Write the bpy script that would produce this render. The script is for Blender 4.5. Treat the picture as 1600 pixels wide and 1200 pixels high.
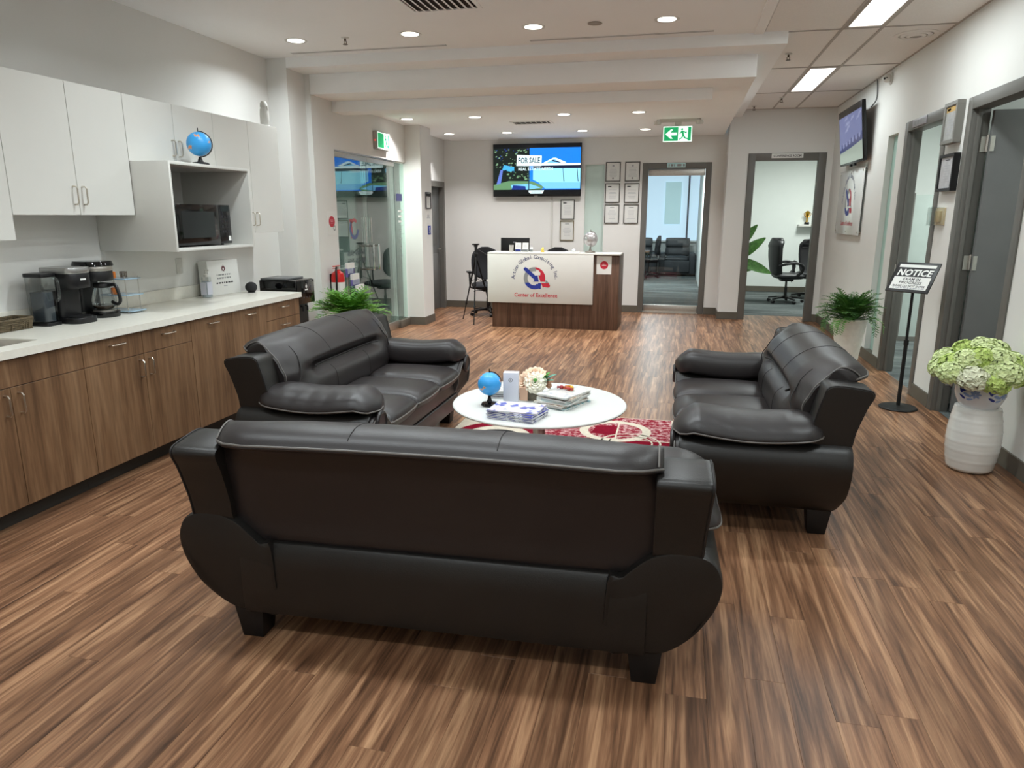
import bpy, bmesh, math, random
from math import sin, cos, pi, radians, sqrt
from mathutils import Vector, Matrix
random.seed(7)
for o in list(bpy.data.objects): bpy.data.objects.remove(o)
scene = bpy.context.scene
COL = scene.collection

# ---------------------------------------------------------------- camera
F_PX = 1108.5
YAW, PITCH, ROLL = radians(12.93), radians(13.325), radians(0.07)
CAM = Vector((0, 0, 1.57))
fwd = Vector((-sin(YAW)*cos(PITCH), cos(YAW)*cos(PITCH), -sin(PITCH)))
r0 = Vector((cos(YAW), sin(YAW), 0)); u0 = r0.cross(fwd)
rgt = r0*cos(ROLL) + u0*sin(ROLL); upv = u0*cos(ROLL) - r0*sin(ROLL)
cam = bpy.data.cameras.new('camera'); camo = bpy.data.objects.new('camera', cam)
COL.objects.link(camo)
m = Matrix((rgt, upv, -fwd)).transposed().to_4x4(); m.translation = CAM
camo.matrix_world = m
cam.sensor_fit = 'HORIZONTAL'; cam.sensor_width = 36; cam.lens = F_PX/1600*36
cam.clip_start = .05; cam.clip_end = 100
scene.camera = camo
def project(p):
    d = Vector(p)-CAM; z = d.dot(fwd)
    if z < .1: return None
    return 800+F_PX*d.dot(rgt)/z, 600-F_PX*d.dot(upv)/z

# ---------------------------------------------------------------- world, exposure
w = bpy.data.worlds.new('world'); scene.world = w; w.use_nodes = True
w.node_tree.nodes['Background'].inputs[0].default_value = (.55, .65, .75, 1)
w.node_tree.nodes['Background'].inputs[1].default_value = .6
vs = scene.view_settings
vs.view_transform = 'Standard'; vs.look = 'None'; vs.gamma = 1; vs.exposure = 0.0
vs.use_curve_mapping = False

# lamp strengths (watts), tuned together with the exposure
W_DOWN_FRONT = 16.0     # downlights in the high ceiling
W_DOWN_REAR = 14.0      # downlights over the reception
W_PANEL = 23.0          # ceiling light panels
C_FRONT = (.89, .97, 1.0); C_REAR = (.97, .96, .96); C_PANEL = (.88, .98, 1.0)

# ---------------------------------------------------------------- materials
def lin(c):
    o = []
    for v in c[:3]:
        v /= 255.; o.append(v/12.92 if v <= .04045 else ((v+.055)/1.055)**2.4)
    return (*o, 1)
MATS = {}
def mat(name, col=(200, 200, 200), rough=.5, metal=0., spec=.5, emit=0., ecol=None, trans=0., ior=1.45,
        var=.04, vscale=6., bump=0., bscale=200., coat=0., alpha=1.):
    if name in MATS: return MATS[name]
    m = bpy.data.materials.new(name); m.use_nodes = True; MATS[name] = m
    nt = m.node_tree; b = nt.nodes['Principled BSDF']
    c = lin(col)
    b.inputs['Base Color'].default_value = c
    b.inputs['Roughness'].default_value = rough; b.inputs['Metallic'].default_value = metal
    b.inputs['Specular IOR Level'].default_value = spec; b.inputs['IOR'].default_value = ior
    b.inputs['Transmission Weight'].default_value = trans
    b.inputs['Coat Weight'].default_value = coat; b.inputs['Alpha'].default_value = alpha
    if emit:
        b.inputs['Emission Color'].default_value = lin(ecol or col); b.inputs['Emission Strength'].default_value = emit
    if var and not trans:
        tc = nt.nodes.new('ShaderNodeTexCoord'); n = nt.nodes.new('ShaderNodeTexNoise')
        n.inputs['Scale'].default_value = vscale; n.inputs['Detail'].default_value = 3
        r = nt.nodes.new('ShaderNodeValToRGB')
        r.color_ramp.elements[0].position = .3; r.color_ramp.elements[1].position = .7
        r.color_ramp.elements[0].color = tuple(v*(1-var) for v in c[:3])+(1,)
        r.color_ramp.elements[1].color = tuple(min(1, v*(1+var)) for v in c[:3])+(1,)
        nt.links.new(tc.outputs['Object'], n.inputs['Vector']); nt.links.new(n.outputs['Fac'], r.inputs['Fac'])
        nt.links.new(r.outputs['Color'], b.inputs['Base Color'])
    if bump:
        tc = nt.nodes.new('ShaderNodeTexCoord'); n = nt.nodes.new('ShaderNodeTexNoise')
        n.inputs['Scale'].default_value = bscale; n.inputs['Detail'].default_value = 4
        bp = nt.nodes.new('ShaderNodeBump'); bp.inputs['Strength'].default_value = bump; bp.inputs['Distance'].default_value = .002
        nt.links.new(tc.outputs['Object'], n.inputs['Vector']); nt.links.new(n.outputs['Fac'], bp.inputs['Height'])
        nt.links.new(bp.outputs['Normal'], b.inputs['Normal'])
    return m
def wood(name, dark, mid, light, axis=2, scale=9., rough=.42, spec=.4, stretch=14., random_obj=False, fine=60.):
    """grain running along the given object axis"""
    m = bpy.data.materials.new(name); m.use_nodes = True; MATS[name] = m
    nt = m.node_tree; b = nt.nodes['Principled BSDF']; L = nt.links.new
    tc = nt.nodes.new('ShaderNodeTexCoord'); mp = nt.nodes.new('ShaderNodeMapping')
    s = [1., 1., 1.]; s[axis] = 1/stretch; mp.inputs['Scale'].default_value = s
    L(tc.outputs['Object'], mp.inputs['Vector'])
    vec = mp.outputs['Vector']; rnd = None
    if random_obj:
        oi = nt.nodes.new('ShaderNodeObjectInfo'); mu = nt.nodes.new('ShaderNodeVectorMath'); mu.operation = 'MULTIPLY_ADD'
        cx = nt.nodes.new('ShaderNodeCombineXYZ')
        for i in range(3): L(oi.outputs['Random'], cx.inputs[i])
        mu.inputs[1].default_value = (37, 53, 71); L(cx.outputs[0], mu.inputs[0]); L(vec, mu.inputs[2])
        vec = mu.outputs[0]; rnd = oi.outputs['Random']
    n1 = nt.nodes.new('ShaderNodeTexNoise'); n1.inputs['Scale'].default_value = scale; n1.inputs['Detail'].default_value = 5
    n1.inputs['Distortion'].default_value = .6; n1.inputs['Roughness'].default_value = .6
    n2 = nt.nodes.new('ShaderNodeTexNoise'); n2.inputs['Scale'].default_value = fine; n2.inputs['Detail'].default_value = 3
    L(vec, n1.inputs['Vector']); L(vec, n2.inputs['Vector'])
    r = nt.nodes.new('ShaderNodeValToRGB'); e = r.color_ramp.elements
    e[0].position = .3; e[0].color = lin(dark); e[1].position = .72; e[1].color = lin(light)
    k = e.new(.5); k.color = lin(mid)
    L(n1.outputs['Fac'], r.inputs['Fac'])
    mx = nt.nodes.new('ShaderNodeMixRGB'); mx.blend_type = 'MULTIPLY'; mx.inputs['Fac'].default_value = .55
    r2 = nt.nodes.new('ShaderNodeValToRGB'); r2.color_ramp.elements[0].position = .35; r2.color_ramp.elements[1].position = .6
    r2.color_ramp.elements[0].color = (.55, .52, .5, 1); r2.color_ramp.elements[1].color = (1.06, 1.05, 1.04, 1)
    L(n2.outputs['Fac'], r2.inputs['Fac']); L(r.outputs['Color'], mx.inputs[1]); L(r2.outputs['Color'], mx.inputs[2])
    out = mx.outputs[0]
    if rnd:
        hs = nt.nodes.new('ShaderNodeHueSaturation'); mr = nt.nodes.new('ShaderNodeMapRange')
        mr.inputs['To Min'].default_value = .86; mr.inputs['To Max'].default_value = 1.14
        L(rnd, mr.inputs['Value']); L(mr.outputs[0], hs.inputs['Value']); L(out, hs.inputs['Color']); out = hs.outputs[0]
    L(out, b.inputs['Base Color'])
    b.inputs['Roughness'].default_value = rough; b.inputs['Specular IOR Level'].default_value = spec
    bp = nt.nodes.new('ShaderNodeBump'); bp.inputs['Strength'].default_value = .15; bp.inputs['Distance'].default_value = .001
    L(n2.outputs['Fac'], bp.inputs['Height']); L(bp.outputs[0], b.inputs['Normal'])
    return m
def glass_sheet(name, tint=(200, 220, 212), refl=.1, facing=.55, rough=0., rmax=.95):
    """thin architectural pane: tinted see-through sheet with a mirror reflection growing at grazing angles"""
    m = bpy.data.materials.new(name); m.use_nodes = True; MATS[name] = m
    nt = m.node_tree; L = nt.links.new
    for n in list(nt.nodes): nt.nodes.remove(n)
    out = nt.nodes.new('ShaderNodeOutputMaterial'); t = nt.nodes.new('ShaderNodeBsdfTransparent'); g = nt.nodes.new('ShaderNodeBsdfGlossy')
    t.inputs[0].default_value = lin(tint); g.inputs['Roughness'].default_value = rough; g.inputs[0].default_value = (.95, .98, .97, 1)
    lw = nt.nodes.new('ShaderNodeLayerWeight'); lw.inputs['Blend'].default_value = facing
    mr = nt.nodes.new('ShaderNodeMapRange'); mr.inputs['To Min'].default_value = refl; mr.inputs['To Max'].default_value = rmax
    mx = nt.nodes.new('ShaderNodeMixShader')
    L(lw.outputs['Fresnel'], mr.inputs['Value']); L(mr.outputs[0], mx.inputs[0]); L(t.outputs[0], mx.inputs[1]); L(g.outputs[0], mx.inputs[2])
    L(mx.outputs[0], out.inputs[0])
    return m
def frosted(name, col):
    m = bpy.data.materials.new(name); m.use_nodes = True; MATS[name] = m
    nt = m.node_tree; L = nt.links.new; b = nt.nodes['Principled BSDF']; out = nt.nodes['Material Output']
    b.inputs['Base Color'].default_value = lin(col); b.inputs['Roughness'].default_value = .35
    t = nt.nodes.new('ShaderNodeBsdfTranslucent'); t.inputs[0].default_value = lin(col)
    mx = nt.nodes.new('ShaderNodeMixShader'); mx.inputs[0].default_value = .3
    L(b.outputs[0], mx.inputs[1]); L(t.outputs[0], mx.inputs[2]); L(mx.outputs[0], out.inputs[0])
    return m

M_WALL = mat('wall_paint', (224, 223, 219), .75, spec=.25, var=.012, vscale=2, bump=.08, bscale=300)
M_CEIL = mat('ceiling_paint', (247, 247, 246), .85, spec=.2, var=.01, vscale=2)
M_TILE = mat('ceiling_tile_mineral', (240, 237, 233), .9, spec=.1, var=.03, vscale=90, bump=.4, bscale=400)
M_TBAR = mat('tbar_metal', (182, 175, 168), .5, spec=.3)
M_BASEB = mat('baseboard_rubber', (98, 92, 82), .55, spec=.35)
M_FRAME = mat('door_frame_grey', (106, 104, 99), .45, spec=.4, bump=.1, bscale=120)
M_DOOR = mat('door_grey', (112, 113, 112), .5, spec=.35)
M_WHITE = mat('white_laminate', (211, 210, 204), .33, spec=.45, var=.008)
M_QUARTZ = mat('white_quartz', (226, 223, 212), .28, spec=.5, var=.03, vscale=40)
M_CABW = wood('walnut_laminate', (96, 70, 49), (121, 91, 65), (141, 111, 83), axis=2, scale=10, stretch=16, rough=.45)
M_DESKW = wood('desk_walnut', (72, 50, 38), (96, 70, 55), (116, 88, 72), axis=2, scale=16, stretch=22, rough=.42)
M_FLOOR = wood('floor_plank', (74, 51, 37), (132, 95, 70), (186, 145, 110), axis=1, scale=27, stretch=22, rough=.36, spec=.3, random_obj=True, fine=95)
M_STEEL = mat('brushed_steel', (196, 192, 185), .42, metal=1, var=.05, vscale=30)
M_NICKEL = mat('satin_nickel', (205, 198, 186), .28, metal=1)
M_CHROME = mat('chrome', (220, 220, 220), .08, metal=1, var=0)
M_BLACK = mat('black_plastic', (22, 22, 23), .42, spec=.5)
M_BLACKG = mat('black_gloss', (10, 10, 11), .08, spec=.6, var=0)
M_BLACKM = mat('black_metal', (20, 20, 20), .5, spec=.4)
M_DARK = mat('toe_kick_dark', (58, 56, 52), .6)
M_SHADOWGAP = mat('gap_dark', (40, 34, 28), .8)
M_LEATHER = mat('dark_leather', (25, 23, 21), .40, spec=.55, var=.1, vscale=9, bump=.25, bscale=240)
M_LEATHER2 = mat('brown_leather', (31, 26, 26), .40, spec=.6, var=.1, vscale=7, bump=.22, bscale=220)
M_PIPING = mat('grey_piping', (98, 94, 90), .4, spec=.5)
M_SEAM = mat('dark_seam', (24, 20, 19), .6)
M_LEG = mat('black_leg', (16, 15, 15), .5)
M_GLASS = glass_sheet('storefront_glass', (232, 242, 238), refl=.08, facing=.36)
M_GLASSD = glass_sheet('door_glass', (244, 249, 249), refl=.03, facing=.3)
M_CLEAR = glass_sheet('clear_plastic', (248, 250, 250), refl=.03, facing=.3, rmax=.35)
M_GLAZE = glass_sheet('picture_glazing', (255, 255, 255), refl=.01, facing=.2, rmax=.2)
M_GLASSEDGE = mat('glass_edge_green', (140, 170, 158), .15, spec=.6)
M_FROST = frosted('frosted_glass', (222, 236, 229))
M_PAPER = mat('paper_white', (226, 226, 222), .7, var=.01)
M_INK = mat('ink_dark', (60, 58, 62), .7)
M_INKG = mat('ink_grey', (172, 172, 178), .7)
M_RED = mat('print_red', (190, 38, 58), .5)
M_BLUE = mat('print_blue', (34, 52, 140), .5)
M_GREY = mat('print_grey', (138, 140, 140), .5)
M_INKBLUE = mat('print_slate', (96, 98, 124), .6)
M_LAMP = mat('lamp_disc', (255, 252, 244), .5, emit=5., var=0)
M_PANEL = mat('panel_diffuser', (255, 255, 252), .5, emit=2.5, var=0)
M_CARPET = wood('carpet_grey', (74, 80, 80), (98, 104, 104), (126, 132, 130), axis=0, scale=3.2, stretch=5, rough=.95, spec=.05, fine=120)

# ---------------------------------------------------------------- mesh builder
class MB:
    def __init__(s): s.v = []; s.f = []; s.mi = []; s.k = 0
    def add(s, verts, faces, k=None):
        n = len(s.v); s.v += [tuple(p) for p in verts]
        s.f += [tuple(i+n for i in f) for f in faces]; s.mi += [s.k if k is None else k]*len(faces)
        return s
    def box(s, a, b, k=None):
        x0, y0, z0 = a; x1, y1, z1 = b
        return s.add([(x0,y0,z0),(x1,y0,z0),(x1,y1,z0),(x0,y1,z0),(x0,y0,z1),(x1,y0,z1),(x1,y1,z1),(x0,y1,z1)],
              [(0,3,2,1),(4,5,6,7),(0,1,5,4),(1,2,6,5),(2,3,7,6),(3,0,4,7)], k)
    def cbox(s, c, d, k=None):
        return s.box([c[i]-d[i]/2 for i in range(3)], [c[i]+d[i]/2 for i in range(3)], k)
    def loft(s, rings, cap=True, k=None, closed=True):
        n = len(rings[0]); V = [p for r in rings for p in r]; Fc = []
        for i in range(len(rings)-1):
            for j in range(n if closed else n-1):
                a = i*n+j; b = i*n+(j+1) % n; Fc.append((a, b, b+n, a+n))
        if cap:
            Fc.append(tuple(range(n-1, -1, -1))); Fc.append(tuple((len(rings)-1)*n+j for j in range(n)))
        return s.add(V, Fc, k)
    def lathe(s, prof, c=(0,0,0), n=28, k=None, sx=1, sy=1):
        rings = [[(c[0]+r*sx*cos(2*pi*j/n), c[1]+r*sy*sin(2*pi*j/n), c[2]+z) for j in range(n)] for r, z in prof]
        return s.loft(rings, True, k)
    def cyl(s, c, r, h, n=24, k=None): return s.lathe([(r, 0), (r, h)], c, n, k)
    def tube(s, path, r, n=8, closed=False, k=None):
        P = [Vector(p) for p in path]; N = len(P); rings = []; prev = None
        for i in range(N):
            if closed: t = P[(i+1) % N]-P[i-1]
            else: t = P[min(i+1, N-1)]-P[max(i-1, 0)]
            if t.length < 1e-9: t = Vector((0, 0, 1))
            t.normalize()
            if prev is None:
                a = Vector((0, 0, 1)) if abs(t.z) < .9 else Vector((1, 0, 0))
                u = t.cross(a).normalized()
            else:
                u = prev-t*prev.dot(t)
                u = u.normalized() if u.length > 1e-6 else t.orthogonal().normalized()
            prev = u; w_ = t.cross(u); rr = r[i] if isinstance(r, (list, tuple)) else r
            rings.append([P[i]+(u*cos(2*pi*j/n)+w_*sin(2*pi*j/n))*rr for j in range(n)])
        if closed: rings.append(rings[0]); return s.loft(rings, False, k)
        return s.loft(rings, True, k)
    def sphere(s, c, r, n=24, m=14, k=None, sc=(1,1,1)):
        rings = []
        for i in range(1, m):
            t = pi*i/m
            rings.append([(c[0]+r*sc[0]*sin(t)*cos(2*pi*j/n), c[1]+r*sc[1]*sin(t)*sin(2*pi*j/n), c[2]-r*sc[2]*cos(t)) for j in range(n)])
        return s.loft(rings, True, k)
    def prism(s, pts, axis, a, b, k=None):
        """polygon pts (2d) extruded along axis between a and b"""
        def P(p, t):
            return {0: (t, p[0], p[1]), 1: (p[0], t, p[1]), 2: (p[0], p[1], t)}[axis]
        return s.loft([[P(p, a) for p in pts], [P(p, b) for p in pts]], True, k)
    def disc(s, c, r, n, nrm=(0,0,1), k=None, rin=0):
        nrm = Vector(nrm).normalized(); u = nrm.orthogonal().normalized(); w_ = nrm.cross(u); c = Vector(c)
        ring = [c+(u*cos(2*pi*j/n)+w_*sin(2*pi*j/n))*r for j in range(n)]
        return s.add(ring, [tuple(range(n))], k)
    def xf(s, M):
        s.v = [tuple(M @ Vector(p)) for p in s.v]; return s
def cr(pts, n, closed=True):
    """Catmull-Rom resample"""
    P = [Vector(p) for p in pts]; N = len(P); out = []
    segs = N if closed else N-1
    for q in range(n if closed else n):
        t = q/n*segs if closed else q/(n-1)*segs
        i = min(int(t), segs-1); f = t-i
        g = (lambda j: P[j % N]) if closed else (lambda j: P[max(0, min(N-1, j))])
        a, b, c, d = g(i-1), g(i), g(i+1), g(i+2)
        out.append(.5*((2*b)+(c-a)*f+(2*a-5*b+4*c-d)*f*f+(3*b-a-3*c+d)*f**3))
    return out
def mesh_from(mb, mats, bevel=0., seg=2, smooth=35):
    me = bpy.data.meshes.new('m'); me.from_pydata(mb.v, [], mb.f)
    if not isinstance(mats, (list, tuple)): mats = [mats]
    for m_ in mats: me.materials.append(m_)
    if len(mats) > 1: me.polygons.foreach_set('material_index', mb.mi)
    bm = bmesh.new(); bm.from_mesh(me)
    bmesh.ops.recalc_face_normals(bm, faces=bm.faces)
    if bevel:
        es = [e for e in bm.edges if len(e.link_faces) == 2 and e.calc_face_angle(0) > radians(28)]
        bmesh.ops.bevel(bm, geom=es, offset=bevel, segments=seg, profile=.5, affect='EDGES', clamp_overlap=True)
    bm.to_mesh(me); bm.free()
    if smooth:
        me.shade_smooth(); me.set_sharp_from_angle(angle=radians(smooth))
    me.update()
    return me
def tag(o, label=None, cat=None, group=None, kind=None):
    if label: o['label'] = label
    if cat: o['category'] = cat
    if group: o['group'] = group
    if kind: o['kind'] = kind
    return o
def thing(name, label, cat, loc=(0,0,0), rz=0., group=None, kind=None):
    o = bpy.data.objects.new(name, None); COL.objects.link(o); o.location = loc; o.rotation_euler = (0, 0, rz)
    o.empty_display_size = .1
    return tag(o, label, cat, group, kind)
def put(name, me, parent=None, loc=None, rot=None):
    o = bpy.data.objects.new(name, me); COL.objects.link(o)
    if parent:
        o.parent = parent
    if loc is not None: o.location = loc
    if rot is not None: o.rotation_euler = rot
    return o
def wloc(o):
    p = Vector(o.location); q = o.parent
    while q: p = p+Vector(q.location); q = q.parent
    return p
def part(name, mb, mats, parent, bevel=0., seg=2, smooth=35, world=True, label=None):
    """a mesh child; vertices in world space for unrotated parents (world=True), else parent space"""
    o = put(name, mesh_from(mb, mats, bevel, seg, smooth), parent)
    if world: o.location = -wloc(parent)
    if label: o['label'] = label
    return o
def solo(name, mb, mats, label, cat, bevel=0., seg=2, smooth=35, group=None, loc=None, rz=0.):
    """a thing that is a single mesh; world vertices, origin moved to the base"""
    xs = [[p[i] for p in mb.v] for i in range(3)]
    if loc is None:
        c = Vector(((min(xs[0])+max(xs[0]))/2, (min(xs[1])+max(xs[1]))/2, min(xs[2])))
        mb.v = [tuple(Vector(p)-c) for p in mb.v]
    else: c = Vector(loc)
    o = put(name, mesh_from(mb, mats, bevel, seg, smooth), None, c, (0, 0, rz))
    return tag(o, label, cat, group)
def struct(name, mb, mats, bevel=0., smooth=0, label=None):
    o = put(name, mesh_from(mb, mats, bevel, 2, smooth)); o['kind'] = 'structure'
    if label: o['label'] = label
    return o
def copy_tree(o, parent=None):
    c = o.copy(); COL.objects.link(c); c.parent = parent
    for ch in list(o.children): copy_tree(ch, c)
    return c
def area_light(name, loc, size, watts, col, rot=(0,0,0), parent=None, shape='RECTANGLE', sy=None, spread=pi):
    l = bpy.data.lights.new(name, 'AREA'); l.shape = shape; l.size = size
    if sy: l.size_y = sy
    l.energy = watts; l.color = col; l.spread = spread
    o = bpy.data.objects.new(name, l); COL.objects.link(o); o.location = loc; o.rotation_euler = rot
    if parent: o.parent = parent
    return o
# ---- flat print: text and polygons on a plane
_txt = {}
def text_verts(s, size=1., bold=0.):
    key = (s, bold)
    if key not in _txt:
        c = bpy.data.curves.new('t', 'FONT'); c.body = s; c.resolution_u = 2; c.offset = bold
        o = bpy.data.objects.new('t', c); COL.objects.link(o)
        dg = bpy.context.evaluated_depsgraph_get()
        me = bpy.data.meshes.new_from_object(o.evaluated_get(dg))
        _txt[key] = ([tuple(v.co) for v in me.vertices], [tuple(p.vertices) for p in me.polygons])
        bpy.data.objects.remove(o); bpy.data.curves.remove(c); bpy.data.meshes.remove(me)
    V, Fc = _txt[key]
    return [(x*size, y*size) for x, y, z in V], Fc
class Print:
    """2d drawing (u right, v up) laid on a plane given by origin, u axis, v axis"""
    def __init__(s, org, u, v):
        s.o = Vector(org); s.u = Vector(u).normalized(); s.w = Vector(v).normalized(); s.n = s.u.cross(s.w).normalized()
        s.mb = MB(); s.mats = []; s.lay = 0.
    def _k(s, m_):
        if m_ not in s.mats: s.mats.append(m_)
        return s.mats.index(m_)
    def P(s, p): return s.o+s.u*p[0]+s.w*p[1]+s.n*s.lay
    def poly(s, pts, m_, lay=None):
        if lay is not None: s.lay = lay
        s.mb.add([s.P(p) for p in pts], [tuple(range(len(pts)))], s._k(m_)); return s
    def rect(s, x0, y0, x1, y1, m_, lay=None): return s.poly([(x0,y0),(x1,y0),(x1,y1),(x0,y1)], m_, lay)
    def circle(s, c, r, m_, lay=None, n=24, rv=None): return s.poly([(c[0]+r*cos(2*pi*i/n), c[1]+(rv or r)*sin(2*pi*i/n)) for i in range(n)], m_, lay)
    def ring(s, c, r1, r2, m_, a0=0, a1=360, lay=None, n=40, ell=1.):
        if lay is not None: s.lay = lay
        V = []; Fc = []
        for i in range(n+1):
            a = radians(a0+(a1-a0)*i/n)
            V += [s.P((c[0]+r1*cos(a), c[1]+ell*r1*sin(a))), s.P((c[0]+r2*cos(a), c[1]+ell*r2*sin(a)))]
        for i in range(n): Fc.append((2*i, 2*i+1, 2*i+3, 2*i+2))
        s.mb.add(V, Fc, s._k(m_)); return s
    def text(s, t, c, h, m_, lay=None, width=None, rot=0., bold=0., shear=0.):
        """text centred on c, cap height h, optional total width"""
        if lay is not None: s.lay = lay
        V, Fc = text_verts(t, 1., bold)
        xs = [p[0] for p in V]; ys = [p[1] for p in V]
        H = .69
        k = h/H; kx = width/(max(xs)-min(xs)) if width else k
        mx = (max(xs)+min(xs))/2
        Q = [((x-mx)*kx+shear*(y*k), (y-H/2)*k) for x, y in V]
        ca, sa = cos(rot), sin(rot)
        s.mb.add([s.P((c[0]+x*ca-y*sa, c[1]+x*sa+y*ca)) for x, y in Q], Fc, s._k(m_)); return s
    def arc_text(s, t, c, R, a0, a1, h, m_, lay=None, bold=0.):
        n = len(t)-1
        for i, ch in enumerate(t):
            if ch == ' ': continue
            a = radians(a0+(a1-a0)*i/n)
            s.text(ch, (c[0]+R*cos(a), c[1]+R*sin(a)), h, m_, lay, rot=a-pi/2, bold=bold)
        return s
    def lines(s, x0, y0, x1, y1, n, m_, lay=None, seed=0, th=.35):
        rd = random.Random(seed)
        for i in range(n):
            yy = y1-(i+.5)*(y1-y0)/n; t = (y1-y0)/n*th/2; xx = x1-(x1-x0)*rd.random()*.35
            off = (x1-xx)/2
            s.rect(x0+off, yy-t, xx+off, yy+t, m_, lay)
        return s
    def build(s, name, parent=None, world=True):
        o = put(name, mesh_from(s.mb, s.mats, smooth=0), parent)
        if parent and world: o.location = -wloc(parent)
        return o
# ================================================================ structure
XR, XL, YB, YC = 2.125, -4.10, 12.03, 11.54      # right wall, left wall, back wall, conference wall
ZC = 3.09                                         # main ceiling
XE = -3.82                                        # entry (glass) wall plane
def wall_grid(axis, t0, t1, a0, a1, z0, z1, holes, mb=None):
    """wall between a0..a1 along the run (axis 0: runs along x, thickness in y; 1: runs along y), with rectangular holes (a,b,zlo,zhi)"""
    mb = mb or MB()
    cuts = sorted({a0, a1, *[h[0] for h in holes], *[h[1] for h in holes]})
    for p, q in zip(cuts, cuts[1:]):
        zs = [(z0, z1)]
        for h in holes:
            if h[0] <= p+1e-6 and h[1] >= q-1e-6:
                nz = []
                for lo, hi in zs:
                    if h[2] > lo: nz.append((lo, min(hi, h[2])))
                    if h[3] < hi: nz.append((max(lo, h[3]), hi))
                zs = nz
        for lo, hi in zs:
            if hi-lo < 1e-4: continue
            if axis == 0: mb.box((p, t0, lo), (q, t1, hi))
            else: mb.box((t0, p, lo), (t1, q, hi))
    return mb

# ---- floor of planks
M_SUB = mat('floor_underlay', (52, 38, 28), .8)
floor = struct('floor', MB().box((-4.3, -1.6, -.06), (2.3, 12.2, -.004)), M_SUB, label='brown wood-look plank floor of the reception room')
PW, PLN = .1335, 1.22
plank_me = mesh_from(MB().box((-PW/2+.0002, -PLN/2+.0003, -.008), (PW/2-.0002, PLN/2-.0003, 0)), M_FLOOR, bevel=.0006, seg=1, smooth=0)
pieces = []
nrow = int((XR+4.1)/PW)+1
rdp = random.Random(3)
for i in range(nrow):
    x = -4.1+PW*(i+.5); y = -1.6-rdp.random()*PLN
    while y < 12.1:
        pieces.append((x, y+PLN/2)); y += PLN
def plank_area(c):
    q = [project((c[0]+dx, c[1]+dy, 0)) for dx, dy in ((-PW/2,-PLN/2),(PW/2,-PLN/2),(PW/2,PLN/2),(-PW/2,PLN/2))]
    if any(p is None for p in q): return 0 if all(p is None for p in q) else .5
    if max(p[0] for p in q) < 0 or min(p[0] for p in q) > 1600 or min(p[1] for p in q) > 1200: return 0
    if c[0] < -3.32 and c[1] < 5.7: return 0
    return abs(sum(q[k][0]*q[(k+1) % 4][1]-q[(k+1) % 4][0]*q[k][1] for k in range(4)))/2
pieces.sort(key=plank_area, reverse=True)
for c in pieces[:300]:
    yc = c[1]
    o = put('plank', plank_me, floor, (c[0], yc, 0))
rest = MB()
for c in pieces[300:]:
    y0, y1 = max(c[1]-PLN/2+.0003, -1.6), min(c[1]+PLN/2-.0003, 12.1)
    if y1-y0 > .02: rest.box((c[0]-PW/2+.0002, y0, -.008), (c[0]+PW/2-.0002, y1, 0))
o = put('plank_field', mesh_from(rest, M_FLOOR, smooth=0), floor); o['kind'] = 'stuff'

# ---- walls
struct('wall_left', MB().box((XL-.12, -1.6, 0), (XL, 6.87, ZC)), M_WALL, label='plain white wall above and beside the kitchen cabinets')
struct('wall_kitchen', MB().box((XL, -1.6, 0), (-3.87, 6.07, 2.335)), M_WALL, label='white wall behind the kitchen counter')
struct('wall_pilaster', MB().box((XL-.12, 6.87, 0), (-3.88, 7.22, ZC)).box((XL-.12, 7.22, 0), (XE, 7.40, ZC)), M_WALL, label='white stepped pilasters at the entry side')
mb = wall_grid(1, XE-.12, XE, 7.40, 9.87, 0, 2.82, [(7.69, 9.87, 0, 2.30)])
struct('wall_entry', mb, M_WALL, label='white wall around the glass entry doors')
struct('wall_column', MB().box((XE-.12, 9.87, 0), (-3.59, 10.31, 2.82)), M_WALL, bevel=.004, label='white column beside the glass entry')
struct('wall_alcove', wall_grid(1, -4.07, -3.95, 10.31, 12.03, 0, 2.82, [(10.93, 11.92, 0, 2.07)]), M_WALL, label='white wall of the alcove with the grey door')
struct('wall_back', wall_grid(0, YB, YB+.12, -4.07, .66, 0, 2.82, [(-.555, .395, 0, 2.335), (-1.54, -1.22, .1, 2.385)]), M_WALL, label='white back wall behind the reception desk')
mb = wall_grid(0, YC, YC+.12, .66, XR+.12, 0, ZC, [(1.025, 1.965, 0, 2.40)])
mb.box((.66, YC+.12, 0), (.78, YB+.12, ZC))
struct('wall_conference', mb, M_WALL, label='white wall with the conference room doorway')
struct('wall_right', wall_grid(1, XR, XR+.12, -1.6, YC, 0, ZC, [(5.30, 6.36, 0, 2.39), (6.91, 7.96, 0, 2.40), (8.29, 8.65, .1, 2.40)]), M_WALL, label='long white wall with two doorways and a strip window')
struct('wall_front', MB().box((XL-.12, -1.72, 0), (XR+.12, -1.6, ZC)), M_WALL)

# ---- ceilings
ceil = struct('ceiling', MB().box((XL-.12, -1.72, ZC), (.60, 6.95, ZC+.06)).box((.60, -1.72, ZC+.03), (XR+.12, YC+.12, ZC+.06)), M_CEIL, label='flat white ceiling with a tiled strip along the right wall')
struct('trim_1', MB().box((-3.88, 6.87, 2.995), (.815, YC, ZC+.03)), M_CEIL, bevel=.003, label='white ceiling bulkhead, first shallow step')
struct('trim_2', MB().box((XE, 7.22, 2.80), (.61, YB, 2.995)).box((-4.07, 9.9, 2.82), (XE, YB, 2.995)), M_CEIL, bevel=.003, label='white ceiling bulkhead, deep second step over the reception')
struct('trim_3', MB().box((XE, 7.70, 2.69), (.253, 7.98, 2.80)), M_CEIL, bevel=.003, label='white dropped beam, lowest step of the ceiling')
struct('trim_4', MB().box((.535, -1.6, ZC-.012), (.60, 6.87, ZC)).box((.60, -1.6, ZC-.012), (.615, 6.87, ZC+.03)), M_CEIL, label='white edge moulding between flat ceiling and tiles')
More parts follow.
